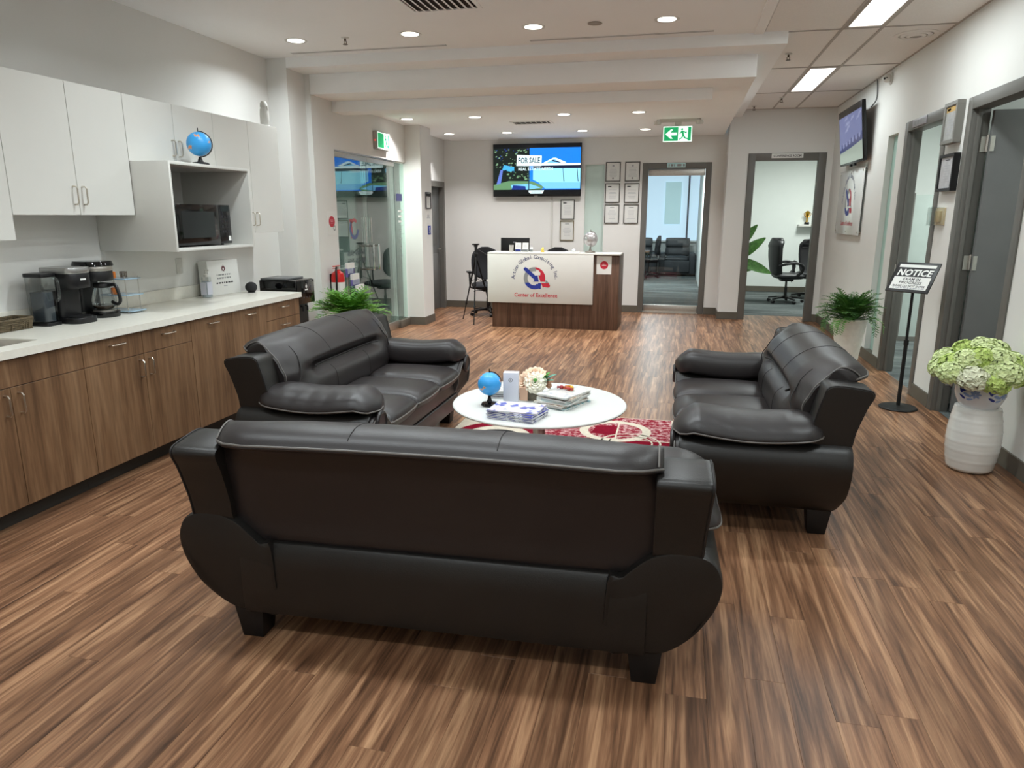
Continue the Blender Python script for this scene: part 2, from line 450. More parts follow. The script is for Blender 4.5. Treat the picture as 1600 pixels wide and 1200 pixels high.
ycuts = [-1.6, -1.1, .5, 2.1, 3.7, 5.3, 6.9, 8.5, 10.1, YC]; xcuts = [.615, 1.24, 1.555, XR]
PANELS = [(5.3, 6.9), (8.5, 10.1), (2.1, 3.7), (-1.1, .5)]  # last two are out of view, added for their light
for y0, y1 in zip(ycuts, ycuts[1:]):
    for ci, (x0, x1) in enumerate(zip(xcuts, xcuts[1:])):
        if ci == 1 and (y0, y1) in PANELS: continue
        if ci == 0 and y0 >= 6.9: x0 = .815
        if ci == 0 and y0 == 5.3: pass
        part('ceiling_tile', MB().box((x0+.012, y0+.012, ZC+.004), (x1-.012, y1-.012, ZC+.028)), M_TILE, ceil, smooth=0)
for x in xcuts[1:3]: part('grid_bar', MB().box((x-.012, -1.6, ZC-.001), (x+.012, YC, ZC+.02)), M_TBAR, ceil, smooth=0)
part('grid_bar', MB().box((XR-.018, -1.6, ZC-.001), (XR, YC, ZC+.02)), M_TBAR, ceil, smooth=0)
part('grid_bar', MB().box((.815, YC-.018, ZC-.001), (XR-.02, YC, ZC+.02)), M_TBAR, ceil, smooth=0)
for y in ycuts[1:-1]: part('grid_bar', MB().box((.62 if y < 6.95 else .815, y-.011, ZC-.002), (XR-.02, y+.011, ZC+.018)), M_TBAR, ceil, smooth=0)

# ---- baseboards
def bboard(name, segs):
    mb = MB()
    for a, b in segs: mb.box(a, b)
    return struct(name, mb, M_BASEB, bevel=.002)
BH = .115
bboard('baseboard_right', [((XR-.014, y0, 0), (XR, y1, BH)) for y0, y1 in ((-1.6, 5.24), (6.42, 6.85), (8.02, YC))])
bboard('baseboard_back', [((-3.95, YB-.014, 0), (-.615, YB, BH)), ((.46, YB-.014, 0), (.66, YB, BH)), ((.646, YC-.014, 0), (.66, YB-.014, BH)), ((.66, YC-.014, 0), (.955, YC, BH)), ((2.04, YC-.014, 0), (XR-.014, YC, BH))])
bboard('baseboard_left', [((-3.95, 10.31, 0), (-3.936, 10.87, BH)), ((XE, 9.856, 0), (-3.576, 9.87, BH)), ((-3.59, 9.87, 0), (-3.576, 10.31, BH)), ((XE, 7.40, 0), (XE+.014, 7.69, BH)), ((-3.95, 11.98, 0), (-3.936, YB-.014, BH))])

# ---- door frames and doors
def frame_x(mb, x0, x1, ztop, yf, yb, w=.075, proud=.012):
    """frame of an opening in a wall running along x; x0..x1 opening, face at yf (toward camera), back at yb"""
    for a, b in ((x0-w, x0+.03), (x1-.03, x1+w)): mb.box((a, yf-proud, 0), (b, yf+.0, ztop+w))
    mb.box((x0+.03, yf-proud, ztop-.03), (x1-.03, yf, ztop+w))
    mb.box((x0, yf, 0), (x0+.03, yb, ztop)); mb.box((x1-.03, yf, 0), (x1, yb, ztop)); mb.box((x0+.03, yf, ztop-.03), (x1-.03, yb, ztop))
    return mb
def frame_y(mb, y0, y1, ztop, xf, xb, w=.06, proud=.012, sgn=-1):
    pf = xf+sgn*proud; lo, hi = min(pf, xf), max(pf, xf)
    for a, b in ((y0-w, y0+.03), (y1-.03, y1+w)): mb.box((lo, a, 0), (hi, b, ztop+w))
    mb.box((lo, y0+.03, ztop-.03), (hi, y1-.03, ztop+w))
    lo, hi = min(xf, xb), max(xf, xb)
    mb.box((lo, y0, 0), (hi, y0+.03, ztop)); mb.box((lo, y1-.03, 0), (hi, y1, ztop)); mb.box((lo, y0+.03, ztop-.03), (hi, y1-.03, ztop))
    mb.box((lo+.03, y1-.045, 0), (lo+.06, y1-.03, ztop-.03)); mb.box((lo+.03, y0+.03, 0), (lo+.06, y0+.045, ztop-.03))
    return mb
def sdoor(name, label): 
    return thing(name, label, None, kind='structure')
# glass entry: two leaves, sidelight, rails
d1 = sdoor('door_1', 'frameless double glass entry doors with steel pull handles')
part('frame', MB().box((XE-.06, 7.69, 2.285), (XE-.01, 9.87, 2.30)).box((XE-.06, 7.69, 0), (XE-.01, 7.705, 2.285)), M_STEEL, d1)
YD = [7.71, 8.60, 9.50]
M_GRAPH = mat('etched_print', (196, 206, 204), .6)
for i in range(2):
    a, b = YD[i]+.004, YD[i+1]-.004
    lf = part('door_leaf', MB().box((XE-.042, a, .11), (XE-.03, b, 2.225)), M_GLASS, d1, smooth=0)
    part('bottom_rail', MB().box((XE-.055, a, .012), (XE-.017, b, .115)), M_STEEL, lf, bevel=.003)
    part('top_rail', MB().box((XE-.055, a, 2.225), (XE-.017, b, 2.28)), M_STEEL, lf, bevel=.003)
    yh = b-.08 if i == 0 else a+.08
    h = MB(); P = [(XE-.03, yh, 1.20), (XE+.05, yh, 1.20), (XE+.065, yh, 1.185), (XE+.065, yh, .925), (XE+.05, yh, .91), (XE-.03, yh, .91)]
    h.tube(cr(P, 26, False), .013, 10)
    part('pull_handle', h, M_CHROME, lf)
    pg = MB().box((XE-.03, yh-.012, 1.24), (XE-.026, yh+.012, 1.55))
    part('push_plate', pg, M_STEEL, lf)
part('sidelight', MB().box((XE-.042, 9.508, .10), (XE-.03, 9.865, 2.28)), M_GLASS, d1, smooth=0)
part('sidelight_curb', MB().box((XE-.07, 9.502, 0), (XE+.012, 9.87, .105)), M_BASEB, d1, bevel=.003)
# lettering on the far side of the leaves (reads mirrored from inside)
p = Print((XE-.0285, 8.56, 0), (0, -1, 0), (0, 0, 1))
M_GR = mat('decal_red', (176, 96, 100), .6); M_GB = mat('decal_blue', (88, 100, 138), .6); M_GK = mat('decal_dark', (70, 80, 82), .6)
p.ring((.38, 1.42), .085, .13, M_GB, 190, 400, 0); p.poly([(.44, 1.53), (.50, 1.53), (.47, 1.30), (.42, 1.32)], M_GR, .0005)
p.ring((.38, 1.42), .08, .12, M_GR, 40, 130, .0005)
rd_ = random.Random(5)
for z_ in (1.13, 1.03):
    for k in range(12):
        if k in (3, 7): p.rect(.105+k*.042, z_-.006, .13+k*.042, z_+.006, M_GK, .0005)
        else: p.rect(.10+k*.042, z_-.035, .112+k*.042, z_+.035, M_GK, .0005); p.rect(.118+k*.042, z_-.035+.02*rd_.random(), .13+k*.042, z_+.035-.03*rd_.random(), M_GK, .0005)
o = p.build('door_lettering', d1)
p = Print((XE-.026, 9.53, 0), (0, 1, 0), (0, 0, 1))
p.rect(.04, 1.77, .24, 1.87, mat('decal_navy', (62, 62, 120), .5), 0)
for k, zz in enumerate((1.62, 1.55, 1.48)): p.rect(.08, zz, .23-.01*k, zz+.028, M_PAPER, 0)
for k in range(4): p.rect(.03, 1.44-.12*k, .27, 1.437-.12*k, M_GREY, 0); p.lines(.08, 1.35-.12*k, .22, 1.39-.12*k, 2, M_GREY, 0, seed=k)
p.build('sidelight_notices', d1)
# grey alcove door
d2 = sdoor('door_2', 'grey hinged door in the alcove beside the back wall')
part('frame', frame_y(MB(), 10.93, 11.92, 2.07, -3.95, -4.07, sgn=1), M_FRAME, d2)
lf = part('door_leaf', MB().box((-4.06, 10.965, .008), (-4.015, 11.885, 2.035)), M_DOOR, d2, bevel=.003)
part('panel_mould', MB().box((-4.015, 11.10, .30), (-4.007, 11.75, .95)).box((-4.015, 11.10, 1.10), (-4.007, 11.75, 1.85)), M_DOOR, lf, bevel=.006)
h = MB().tube([(-4.015, 11.80, 1.02), (-3.965, 11.80, 1.02), (-3.965, 11.68, 1.02)], .011, 8).lathe([(.028, 0), (.028, .012)], (0,0,0), 16)
part('lever_handle', MB().tube([(-4.015, 11.80, 1.02), (-3.965, 11.80, 1.02), (-3.960, 11.78, 1.02), (-3.96, 11.68, 1.02)], .011, 8), M_NICKEL, lf)
# office glass door
d3 = sdoor('door_3', 'glass office door with steel rails in a grey frame')
part('frame', frame_x(MB(), -.555, .395, 2.335, YB, YB+.12, w=.06), M_FRAME, d3, bevel=.002)
lf = part('door_leaf', MB().box((-.52, YB+.055, .13), (.36, YB+.067, 2.20)), M_GLASSD, d3, smooth=0)
part('top_rail', MB().box((-.52, YB+.04, 2.20), (.36, YB+.082, 2.30)), M_STEEL, lf, bevel=.003)
part('bottom_rail', MB().box((-.52, YB+.04, .012), (.36, YB+.082, .13)), M_STEEL, lf, bevel=.003)
part('threshold', MB().box((-.525, YB, 0), (.365, YB+.12, .01)), M_STEEL, d3)
# conference doorway
d4 = sdoor('door_4', 'open conference room doorway with a grey frame')
part('frame', frame_x(MB(), 1.025, 1.965, 2.40, YC, YC+.12, w=.075), M_FRAME, d4, bevel=.002)
hg = part('hinge', MB().box((1.053, YC+.075, 2.02), (1.062, YC+.115, 2.13)), M_STEEL, d4)
part('hinge', MB().box((1.053, YC+.075, 1.15), (1.062, YC+.115, 1.26)), M_STEEL, d4)
lf = part('door_leaf', MB().box((1.0, YC+.125, .01), (1.045, YC+1.03, 2.36)), M_DOOR, d4, bevel=.002)
# right wall doorways
d5 = sdoor('door_5', 'open grey doorway beside the strip window')
part('frame', frame_y(MB(), 6.91, 7.96, 2.40, XR, XR+.12), M_FRAME, d5, bevel=.002)
part('strike_plate', MB().box((XR+.02, 7.926, 1.02), (XR+.06, 7.931, 1.10)), M_STEEL, d5)
d6 = sdoor('door_6', 'grey doorway with its door swung open into the side room')
part('frame', frame_y(MB(), 5.30, 6.36, 2.39, XR, XR+.12), M_FRAME, d6, bevel=.002)
lf = part('door_leaf', MB().box((XR+.125, 6.27, .01), (XR+1.03, 6.315, 2.345)), M_DOOR, d6, bevel=.002)
for z in (.22, 1.16, 2.05):
    h = MB().box((XR+.075, 6.322, z), (XR+.115, 6.33, z+.11)).tube([(XR+.118, 6.31, z), (XR+.118, 6.31, z+.12)], .010, 10).box((XR+.122, 6.262, z), (XR+.15, 6.27, z+.11))
    part('hinge', h, M_STEEL, d6)
# windows
w1 = thing('window_1', 'narrow frosted glass strip window in the right wall', None, kind='structure')
part('pane', MB().box((XR+.06, 8.29, .10), (XR+.072, 8.65, 2.40)), frosted('frosted_strip', (186, 210, 202)), w1)
part('window_sill', MB().box((XR+.005, 8.292, .10), (XR+.058, 8.648, .108)), M_BASEB, w1)
w2 = thing('window_2', 'frosted glass strip window beside the framed certificates', None, kind='structure')
part('pane', MB().box((-1.54, YB+.06, .10), (-1.22, YB+.072, 2.385)), M_FROST, w2)

# ---- neighbouring rooms seen through openings
M_ROOMW = mat('side_room_white', (226, 230, 226), .8, spec=.2, var=.01)
M_ROOMC = mat('side_room_ceiling', (220, 222, 220), .85, spec=.1, var=.01)
struct('floor_conference', MB().box((.72, YC+.0, -.06), (5.2, 16.2, -.002)), M_CARPET, label='grey carpet of the conference room')
struct('wall_conference_back', MB().box((.6, 16.1, 0), (5.2, 16.2, 2.9)), M_ROOMW, label='white back wall of the conference room')
struct('wall_conference_left', MB().box((.6, YB+.12, 0), (.72, 16.1, 2.9)), M_ROOMW)
struct('wall_conference_right', MB().box((5.1, YC+.12, 0), (5.2, 16.1, 2.9)), M_ROOMW)
struct('wall_conference_front', MB().box((XR+.12, YC+.0, 0), (5.2, YC+.12, 2.9)), M_ROOMW)
struct('ceiling_conference', MB().box((.72, YC+.12, 2.9), (5.2, 16.2, 2.96)), M_ROOMC)
bboard('baseboard_conference', [((.72, 16.086, 0), (5.1, 16.1, .115))])
struct('floor_office', MB().box((-4.3, YB+.0, -.06), (.6, 21.2, -.003)), M_CARPET, label='grey carpet of the glass-door office')
struct('wall_office_left', MB().box((-4.4, YB+.12, 0), (-4.3, 21.2, 2.8)), M_ROOMW)
struct('wall_office_right', MB().box((.5, YB+.12, 0), (.6, 21.2, 2.8)), M_ROOMW)
struct('wall_office_back', MB().box((-4.3, 21.0, 0), (.5, 21.1, .9)).box((-4.3, 21.0, 2.72), (.5, 21.1, 2.8)), M_ROOMW)
struct('ceiling_office', MB().box((-4.4, YB+.12, 2.8), (.6, 21.2, 2.86)), M_ROOMC)
w3 = thing('window_3', 'large daylit office window with pale blinds', None, kind='structure')
M_DAY = mat('daylit_blind', (176, 206, 226), .8, emit=.9, ecol=(202, 222, 238), var=.06, vscale=.9)
M_DAY2 = mat('daylit_blind_dense', (160, 196, 200), .8, emit=.75, ecol=(178, 206, 210), var=.05, vscale=1.5)
part('blind', MB().box((-4.3, 21.03, .9), (.5, 21.06, 2.72)), M_DAY, w3)
part('blind', MB().box((-.42, 21.0, 1.35), (.02, 21.02, 2.5)), M_DAY2, w3)
for x in (-3.1, -1.6, .22): part('mullion', MB().box((x-.025, 20.96, .9), (x+.025, 21.02, 2.72)), mat('mullion_slate', (70, 82, 96), .5), w3)
part('window_sill', MB().box((-4.3, 20.9, .86), (.5, 21.02, .9)), M_ROOMW, w3)
struct('floor_side', MB().box((XR+.0, 3.9, -.06), (6.2, YC, -.002)), M_CARPET, label='grey carpet of the side rooms')
struct('wall_side_right', MB().box((6.1, 3.9, 0), (6.2, YC, 2.95)), M_ROOMW)
struct('wall_side_front', MB().box((XR+.12, 3.8, 0), (6.2, 3.9, 2.95)), M_ROOMW)
struct('wall_side_middle', MB().box((XR+.12, 6.62, 0), (6.1, 6.72, 2.95)), M_ROOMW)
struct('ceiling_side', MB().box((XR+.12, 3.8, 2.95), (6.2, YC, 3.0)), M_ROOMC)
struct('floor_corridor', MB().box((-8.0, 5.0, -.06), (XE-.07, 15.0, -.002)), mat('corridor_tile', (150, 152, 148), .35, var=.05, vscale=3), label='pale grey floor of the corridor outside')
struct('wall_corridor', MB().box((-8.1, 5.0, 0), (-8.0, 15.0, 2.7)).box((-8.0, 15.0, 0), (-4.4, 15.1, 2.7)).box((-8.0, 4.9, 0), (XL-.12, 5.0, 2.7)).box((-8.0, 13.3, 0), (-6.2, 13.4, 2.7)), mat('corridor_wall', (190, 200, 196), .7, var=.02), label='pale walls of the corridor outside')
struct('ceiling_corridor', MB().box((-8.1, 4.9, 2.7), (XL-.1, 15.1, 2.76)), M_ROOMC)
bboard('baseboard_corridor', [((-8.0, 5.0, 0), (-7.985, 13.3, .12)), ((-8.0, 13.285, 0), (-6.2, 13.3, .12))])
# side-room glass partitions seen through the doorway next to the strip window
for k, (x0, x1, y) in enumerate(((2.66, 2.80, 10.0), (2.82, 3.30, 10.0))):
    t = thing('glass_partition', ['tall pale green glass office partition beyond the doorway', 'shorter pale green glass partition beyond the doorway'][k], 'partition', (x0, y, 0))
    part('pane', MB().box((x0+.02, y-.012, .06), (x1-.02, y+.012, 1.90-.07*k)), mat('partition_pane', (170, 180, 175), .4), t)
    part('post', MB().box((x0, y-.02, 0), (x0+.02, y+.02, 1.92-.07*k)), M_FRAME, t)
    part('post', MB().box((x1-.02, y-.02, 0), (x1, y+.02, 1.92-.07*k)), M_FRAME, t)
    part('foot_rail', MB().box((x0+.02, y-.02, 0), (x1-.02, y+.02, .06)), M_FRAME, t)
# unseen ceiling panels added to brighten the neighbouring rooms
def plain_panel(label, c, sx, sy, z, watts, col):
    t = thing('added_ceiling_light', label, 'ceiling light', (c[0], c[1], z-.03))
    part('frame', MB().box((c[0]-sx/2, c[1]-sy/2, z-.03), (c[0]+sx/2, c[1]+sy/2, z)), M_WHITE, t)
    part('diffuser', MB().box((c[0]-sx/2+.02, c[1]-sy/2+.02, z-.034), (c[0]+sx/2-.02, c[1]+sy/2-.02, z-.03)), M_PANEL, t)
    area_light('lamp', (c[0], c[1], z-.05), sx, watts, col, sy=sy)
plain_panel('added unseen ceiling light panel inside the conference room', (2.6, 13.8), .6, 1.2, 2.9, 105, (.93, 1., .96))
plain_panel('added unseen ceiling light panel inside the glass-door office', (-.6, 16.6), .6, 1.2, 2.8, 130, (.9, .97, 1.))
plain_panel('added unseen ceiling light panel of the side room beyond the strip window', (4.2, 8.8), .6, 1.2, 2.95, 120, (.93, 1., .97))
plain_panel('added unseen ceiling light panel of the side room with the swung door', (4.0, 5.1), .6, 1.2, 2.95, 40, (.93, 1., .97))
plain_panel('added unseen ceiling light panel in the corridor outside', (-5.8, 9.6), .6, 1.2, 2.7, 430, (.93, 1., .97))
# ================================================================ sofas
def pillow(w, d, h, n=16, p=5., q=.38, crown=0.):
    """soft cushion centred on the origin: w along x, d along y, h thick; returns mesh builder and seam loop"""
    mb = MB(); N = n
    def prm(i): return -cos(pi*i/N)
    def pt(u, v, s):
        # round the plan corners a little
        f = max(0., (1-abs(u)**p)*(1-abs(v)**p))**q
        k = 1-.05*(u*u)*(v*v)
        return (u*w/2*k, v*d/2*k, s*h/2*f+crown*(1-u*u)*(1-v*v))
    V = []; Fc = []
    for s in (1, -1):
        b = len(V)
        for i in range(N+1):
            for j in range(N+1): V.append(pt(prm(i), prm(j), s))
        for i in range(N):
            for j in range(N):
                a = b+i*(N+1)+j; f = (a, a+N+1, a+N+2, a+1); Fc.append(f if s > 0 else f[::-1])
    mb.add(V, Fc)
    loop = [pt(prm(i), -1, 1) for i in range(N)]+[pt(1, prm(i), 1) for i in range(N)]+[pt(prm(N-i), 1, 1) for i in range(N)]+[pt(-1, prm(N-i), 1) for i in range(N)]
    return mb, loop
def weld(o):
    bm = bmesh.new(); bm.from_mesh(o.data); bmesh.ops.remove_doubles(bm, verts=bm.verts, dist=.0004); bm.to_mesh(o.data); bm.free()
    o.data.shade_smooth(); o.data.set_sharp_from_angle(angle=radians(60))
def make_sofa():
    t = thing('sofa', 'tmp', 'sofa')
    P = lambda name, mb, m_, par=t, **k: part(name, mb, m_, par, world=False, **k)
    # lower body
    P('seat_base', MB().box((-.74, -.36, .13), (.74, .375, .36)), M_LEATHER, bevel=.02, seg=3)
    fp = P('front_rail', MB().box((-.70, .37, .14), (.70, .40, .255)).box((-.70, .365, .26), (.70, .392, .37)), M_LEATHER2, bevel=.01, seg=3)
    prof = [(-.385, .13), (-.392, .20), (-.392, .32), (-.388, .385), (-.372, .415), (-.33, .42), (-.30, .40), (-.30, .13)]
    P('back_panel', MB().prism(prof, 0, -.735, .735), M_LEATHER, bevel=.006)
    # arm shells
    sec = [(.60, .40), (.645, .418), (.685, .455), (.745, .502), (.82, .522), (.89, .518), (.94, .495), (.966, .45), (.971, .40), (.955, .335), (.92, .27), (.875, .205), (.825, .155), (.775, .128), (.70, .125), (.60, .125)]
    for sg in (1, -1):
        ring0 = cr([(sg*x, 0, z) for x, z in sec], 60)
        rings = []
        for y, k in ((-.398, .93), (-.396, .975), (-.388, .992), (-.365, 1.), (-.2, 1.), (.05, 1.), (.25, 1.), (.36, 1.), (.388, .985), (.40, .95)):
            c = Vector((sg*.77, 0, .33)); r = []
            for p_ in ring0:
                q = c+(p_-c)*k; yy = y
                if y > .2: yy = y-.10*max(0., (.30-p_.z))/.18*(y-.2)/.2   # front undercut
                if y < -.3: yy = y+.03*max(0., (.25-p_.z))/.12*(-.3-y)/.1
                r.append((q.x, yy, q.z))
            rings.append(r)
        P('arm', MB().loft(rings), M_LEATHER, smooth=50)
        # front facing of the arm with its scroll and welts
        c = Vector((sg*.80, 0, .34)); r2 = []
        for y, k in ((.385, .86), (.412, .84), (.42, .78)):
            r2.append([((c+(p_-c)*k).x, y-.10*max(0., (.30-p_.z))/.18, (c+(p_-c)*k).z) for p_ in ring0])
        ff = P('arm_front', MB().loft(r2), M_LEATHER2, smooth=50)
        wl = [((c+(p_-c)*.80).x, .421-.10*max(0., (.30-p_.z))/.18, (c+(p_-c)*.80).z) for p_ in ring0]
        P('welt', MB().tube(wl, .0035, 6, True), M_PIPING, ff)
        sc = [(sg*(.83+.055*cos(a)), .43, .455+.055*sin(a)) for a in [2*pi*i/28 for i in range(28)]]
        P('scroll', MB().tube(sc, .013, 8, True).loft([[(sg*(.83+.05*cos(2*pi*i/24)), y, .455+.05*sin(2*pi*i/24)) for i in range(24)] for y in (.38, .436)]), M_LEATHER2, ff)
        # arm cushion
        rings = []; seam_o = []; seam_i = []
        for i in range(23):
            f = i/22; y = -.29+.72*f
            e = min(1., sqrt(max(0., 1-(abs(f-.5)*2)**7)))
            wd = .165*max(.12, e); ht = .062*max(.10, e); zc = .560+.012*cos(f*pi*2)+.012*f-.05*max(0, f-.86)/.14
            shp = [(.165, -.030), (.135, .022), (.05, .060), (-.06, .066), (-.125, .050), (-.155, .005), (-.158, -.07), (-.12, -.085), (.0, -.065), (.11, -.052)]
            ke = max(.14, e)
            r = []
            for q in cr([(a_, b_, 0) for a_, b_ in shp], 36):
                zz = zc+q.y*max(.3, ke)
                if .06 < f < .94 and q.y > 0: zz += .0035*sin(f*95)*max(0, q.x/.165)+.006*sin(f*pi)
                r.append((sg*(.815+q.x*ke), y, zz))
            rings.append(r); seam_o.append(r[0]); seam_i.append(r[18])
        ac = P('arm_cushion', MB().loft(rings), M_LEATHER2, smooth=70)
        P('piping', MB().tube(seam_o+[seam_i[-1]], .0042, 7), M_PIPING, ac)
        # back wing beside the backrest
        wp = cr([(-.205, .50), (-.30, .492), (-.385, .49), (-.405, .58), (-.440, .70), (-.465, .757), (-.458, .783), (-.42, .794), (-.31, .806), (-.262, .793), (-.248, .75), (-.225, .66)], 40)
        rings = []
        for x, k in ((.745, .97), (.755, 1.), (.88, 1.), (.898, .985), (.905, .955)):
            cy, cz = -.32, .665
            rings.append([(sg*(x+(.055*(p_.y-.5) if x > .8 else 0)), cy+(p_.x-cy)*k, cz+(p_.y-cz)*k) for p_ in [Vector((q[0], q[1])) for q in wp]])
        wg = P('back_wing', MB().loft(rings), M_LEATHER, smooth=40)
        wl = [(sg*(.899+.055*(q[1]-.5)), -.32+((q[0])+.32)*.986, .665+(q[1]-.665)*.986) for q in wp]
        P('welt', MB().tube(wl, .0035, 6, True), M_SEAM, wg)
    # seat cushions
    for k in (-1, 0, 1):
        mb, loop = pillow(.452, .66, .15, 18, crown=.012)
        mv = Matrix.Translation((k*.453, .105, .40))
        mb.xf(mv)
        sc = P('seat_cushion', mb, M_LEATHER2, smooth=0); weld(sc)
        P('piping', MB().tube([mv @ Vector(q) for q in loop], .0045, 7, True), M_PIPING, sc)
    # backrest
    prof = [(-.17, .42), (-.12, .465), (-.112, .54), (-.13, .61), (-.19, .665), (-.152, .71), (-.178, .760), (-.228, .812), (-.30, .852), (-.390, .866), (-.460, .849), (-.495, .816), (-.489, .800), (-.443, .792), (-.405, .72), (-.38, .62), (-.365, .5), (-.355, .41), (-.27, .395)]
    rings = []; top = []; lines = {i: [] for i in range(0)}
    X = [-.765, -.76, -.745, -.70, -.62, -.50, -.46, -.40, -.25, -.12, 0, .12, .25, .40, .46, .50, .62, .70, .745, .76, .765]
    for x in X:
        ax = abs(x)/.765
        k = 1-.06*max(0., (ax-.93)/.07)**2
        cre = 1. if abs(x) < .45 else max(0., (.56-abs(x))/.11) if abs(x) < .56 else 0.
        pr = []
        for i, (y, z) in enumerate(prof):
            if i == 4: y = -.128-.065*cre
            if i <= 8: y -= .055*min(1., max(0., (abs(x)-.50)/.24))**1.5
            if 8 <= i <= 13: y += .075*min(1., max(0., (abs(x)-.64)/.125))**2*(1. if 10 <= i <= 12 else .6)
            zz = z+(.014*(1-ax*ax) if z > .7 else 0)
            cy, cz = -.30, .65
            pr.append((cy+(y-cy)*k, cz+(zz-cz)*k))
        rg = cr([(a, b) + (0,) for a, b in pr], 76)
        rings.append([(x, p_.x, p_.y) for p_ in rg])
    br = P('backrest', MB().loft(rings), M_LEATHER2, smooth=60)
    ix = int(11/19*76)
    P('piping', MB().tube([r[ix] for r in rings], .0042, 7), M_PIPING, br)
    for i_ in (2, len(X)-3): P('piping', MB().tube([(q[0]*1.006, q[1], q[2]) for q in rings[i_][int(1.5/19*76):ix]], .0035, 6), M_PIPING, br)
    a0, a1 = int(5/19*76), int(10.7/19*76)
    for x in (-.25, .25):
        r = rings[X.index(x)]
        P('seam', MB().tube([(q[0], q[1], q[2]+.0005) for q in r[a0:a1]], .0018, 6), M_SEAM, br)
    for x in (-.25, .25):
        r = rings[X.index(x)]
        P('seam', MB().tube([(q[0], q[1]+.001, q[2]) for q in r[int(1.4/19*76):int(3.8/19*76)]], .0013, 6), M_SEAM, br)
    for sg in (1, -1):   # curved side seams of the back cushion
        pts = []
        for f in range(13):
            u = f/12; x = sg*(.62+.10*u); r = rings[X.index(sg*.62)]
            q = r[int((2.2+5.0*(1-u))/19*76)]
            pts.append((sg*(.60+.11*u*u), q[1]+.004, q[2]))
        P('seam', MB().tube(pts, .003, 6), M_SEAM, br)
    P('crease', MB().tube(cr([(-.47, -.145, .668), (-.40, -.178, .667), (-.2, -.184, .667), (.2, -.184, .667), (.40, -.178, .667), (.47, -.145, .668)], 26, False), .006, 6), M_SEAM, br)
    # legs
    for sx in (-1, 1):
        for y in (-.305, .285):
            c = (sx*.735, y)
            def sq(h, z): return [(c[0]-h, c[1]-h, z), (c[0]+h, c[1]-h, z), (c[0]+h, c[1]+h, z), (c[0]-h, c[1]+h, z)]
            P('leg', MB().loft([sq(.042, 0), sq(.058, .135)]), M_LEG, bevel=.003)
    return t
sofa = make_sofa()
sofa.location = (-.785, 2.515, 0); sofa.rotation_euler.z = radians(2.0)
tag(sofa, 'dark brown leather sofa showing its plain back, facing the coffee table and desk', 'sofa', 'matching dark leather sofas')
s2 = copy_tree(sofa); s2.location = (-1.985, 4.36, 0); s2.rotation_euler.z = radians(-90)
tag(s2, 'dark brown leather three-seat sofa standing in front of the kitchen cabinets', 'sofa', 'matching dark leather sofas')
s3 = copy_tree(sofa); s3.location = (.455, 4.37, 0); s3.rotation_euler.z = radians(90)
tag(s3, 'dark brown leather three-seat sofa on the side of the notice stand', 'sofa', 'matching dark leather sofas')

# ================================================================ rug and coffee table
M_RUGC = mat('rug_cream', (206, 196, 178), .95, spec=.05, var=.1, vscale=60)
M_RUGR = mat('rug_red', (122, 18, 38), .95, spec=.05, var=.15, vscale=50)
M_RUGD = mat('rug_charcoal', (58, 56, 56), .95, spec=.05, var=.1, vscale=50)
def speck(name, a, b):
    m = mat(name, a, .95, spec=.05, var=0)
    nt = m.node_tree; bs = nt.nodes['Principled BSDF']; tc = nt.nodes.new('ShaderNodeTexCoord'); n = nt.nodes.new('ShaderNodeTexNoise')
    n.inputs['Scale'].default_value = 26; n.inputs['Detail'].default_value = 6; n.inputs['Roughness'].default_value = .75
    r = nt.nodes.new('ShaderNodeValToRGB'); r.color_ramp.elements[0].position = .46; r.color_ramp.elements[1].position = .60
    r.color_ramp.elements[0].color = lin(a); r.color_ramp.elements[1].color = lin(b)
    nt.links.new(tc.outputs['Object'], n.inputs['Vector']); nt.links.new(n.outputs['Fac'], r.inputs['Fac']); nt.links.new(r.outputs['Color'], bs.inputs['Base Color'])
    return m
M_RUGS = speck('rug_red_speckle', (132, 20, 42), (206, 168, 166))
rug = thing('rug', 'red and cream patterned rug with overlapping rings under the coffee table', 'rug', (-.77, 4.35, 0))
part('pile', MB().box((-1.575, 3.20, .0005), (.035, 5.50, .008)), M_RUGC, rug, bevel=.002)
p = Print((-1.575, 3.20, .0085), (1, 0, 0), (0, 1, 0))
p.rect(.012, .012, .62, 1.55, M_RUGC, 0)
p.rect(.62, .012, 1.598, 2.288, M_RUGS, 0)
p.rect(.012, 2.02, .62, 2.288, M_RUGS, 0)
p.rect(1.0, 1.28, 1.598, 1.72, M_RUGR, .0004); p.rect(.66, .3, 1.1, .85, M_RUGR, .0004)
p.ring((.36, 1.62), .24, .33, M_RUGR, 0, 360, .0006); p.ring((.36, 1.58), .14, .185, M_RUGD, 0, 360, .0006); p.circle((.36, 1.58), .14, M_RUGC, .0006)
p.ring((1.19, 1.92), .20, .265, M_RUGC, 0, 360, .0008); p.poly([(1.02, 1.83), (1.22, 1.80), (1.20, 2.05), (1.04, 2.04)], M_RUGR, .0007)
p.ring((1.32, 1.66), .20, .215, M_RUGC, 0, 360, .0008); p.ring((1.32, 1.66), .145, .157, M_RUGC, 0, 360, .0008)
p.ring((.95, .62), .26, .32, M_RUGC, 0, 360, .0008); p.ring((.42, .62), .2, .27, M_RUGR, 0, 360, .0006)
p.rect(1.20, 1.60, 1.212, 2.12, M_RUGC, .0009)
p.rect(1.0, 1.715, 1.598, 1.728, M_RUGC, .0009)
p.build('rug_pattern', rug)
TC = (-.785, 4.175); TZ = .45
tb = thing('coffee_table', 'round white coffee table on a steel pedestal', 'table', (TC[0], TC[1], .009))
part('tabletop', MB().lathe([(.515, .432), (.532, .436), (.535, .445), (.53, .45), (0.001, .45)][::1], (*TC, 0), 64), mat('table_white', (213, 214, 210), .22, spec=.5, var=.005), tb, smooth=30)
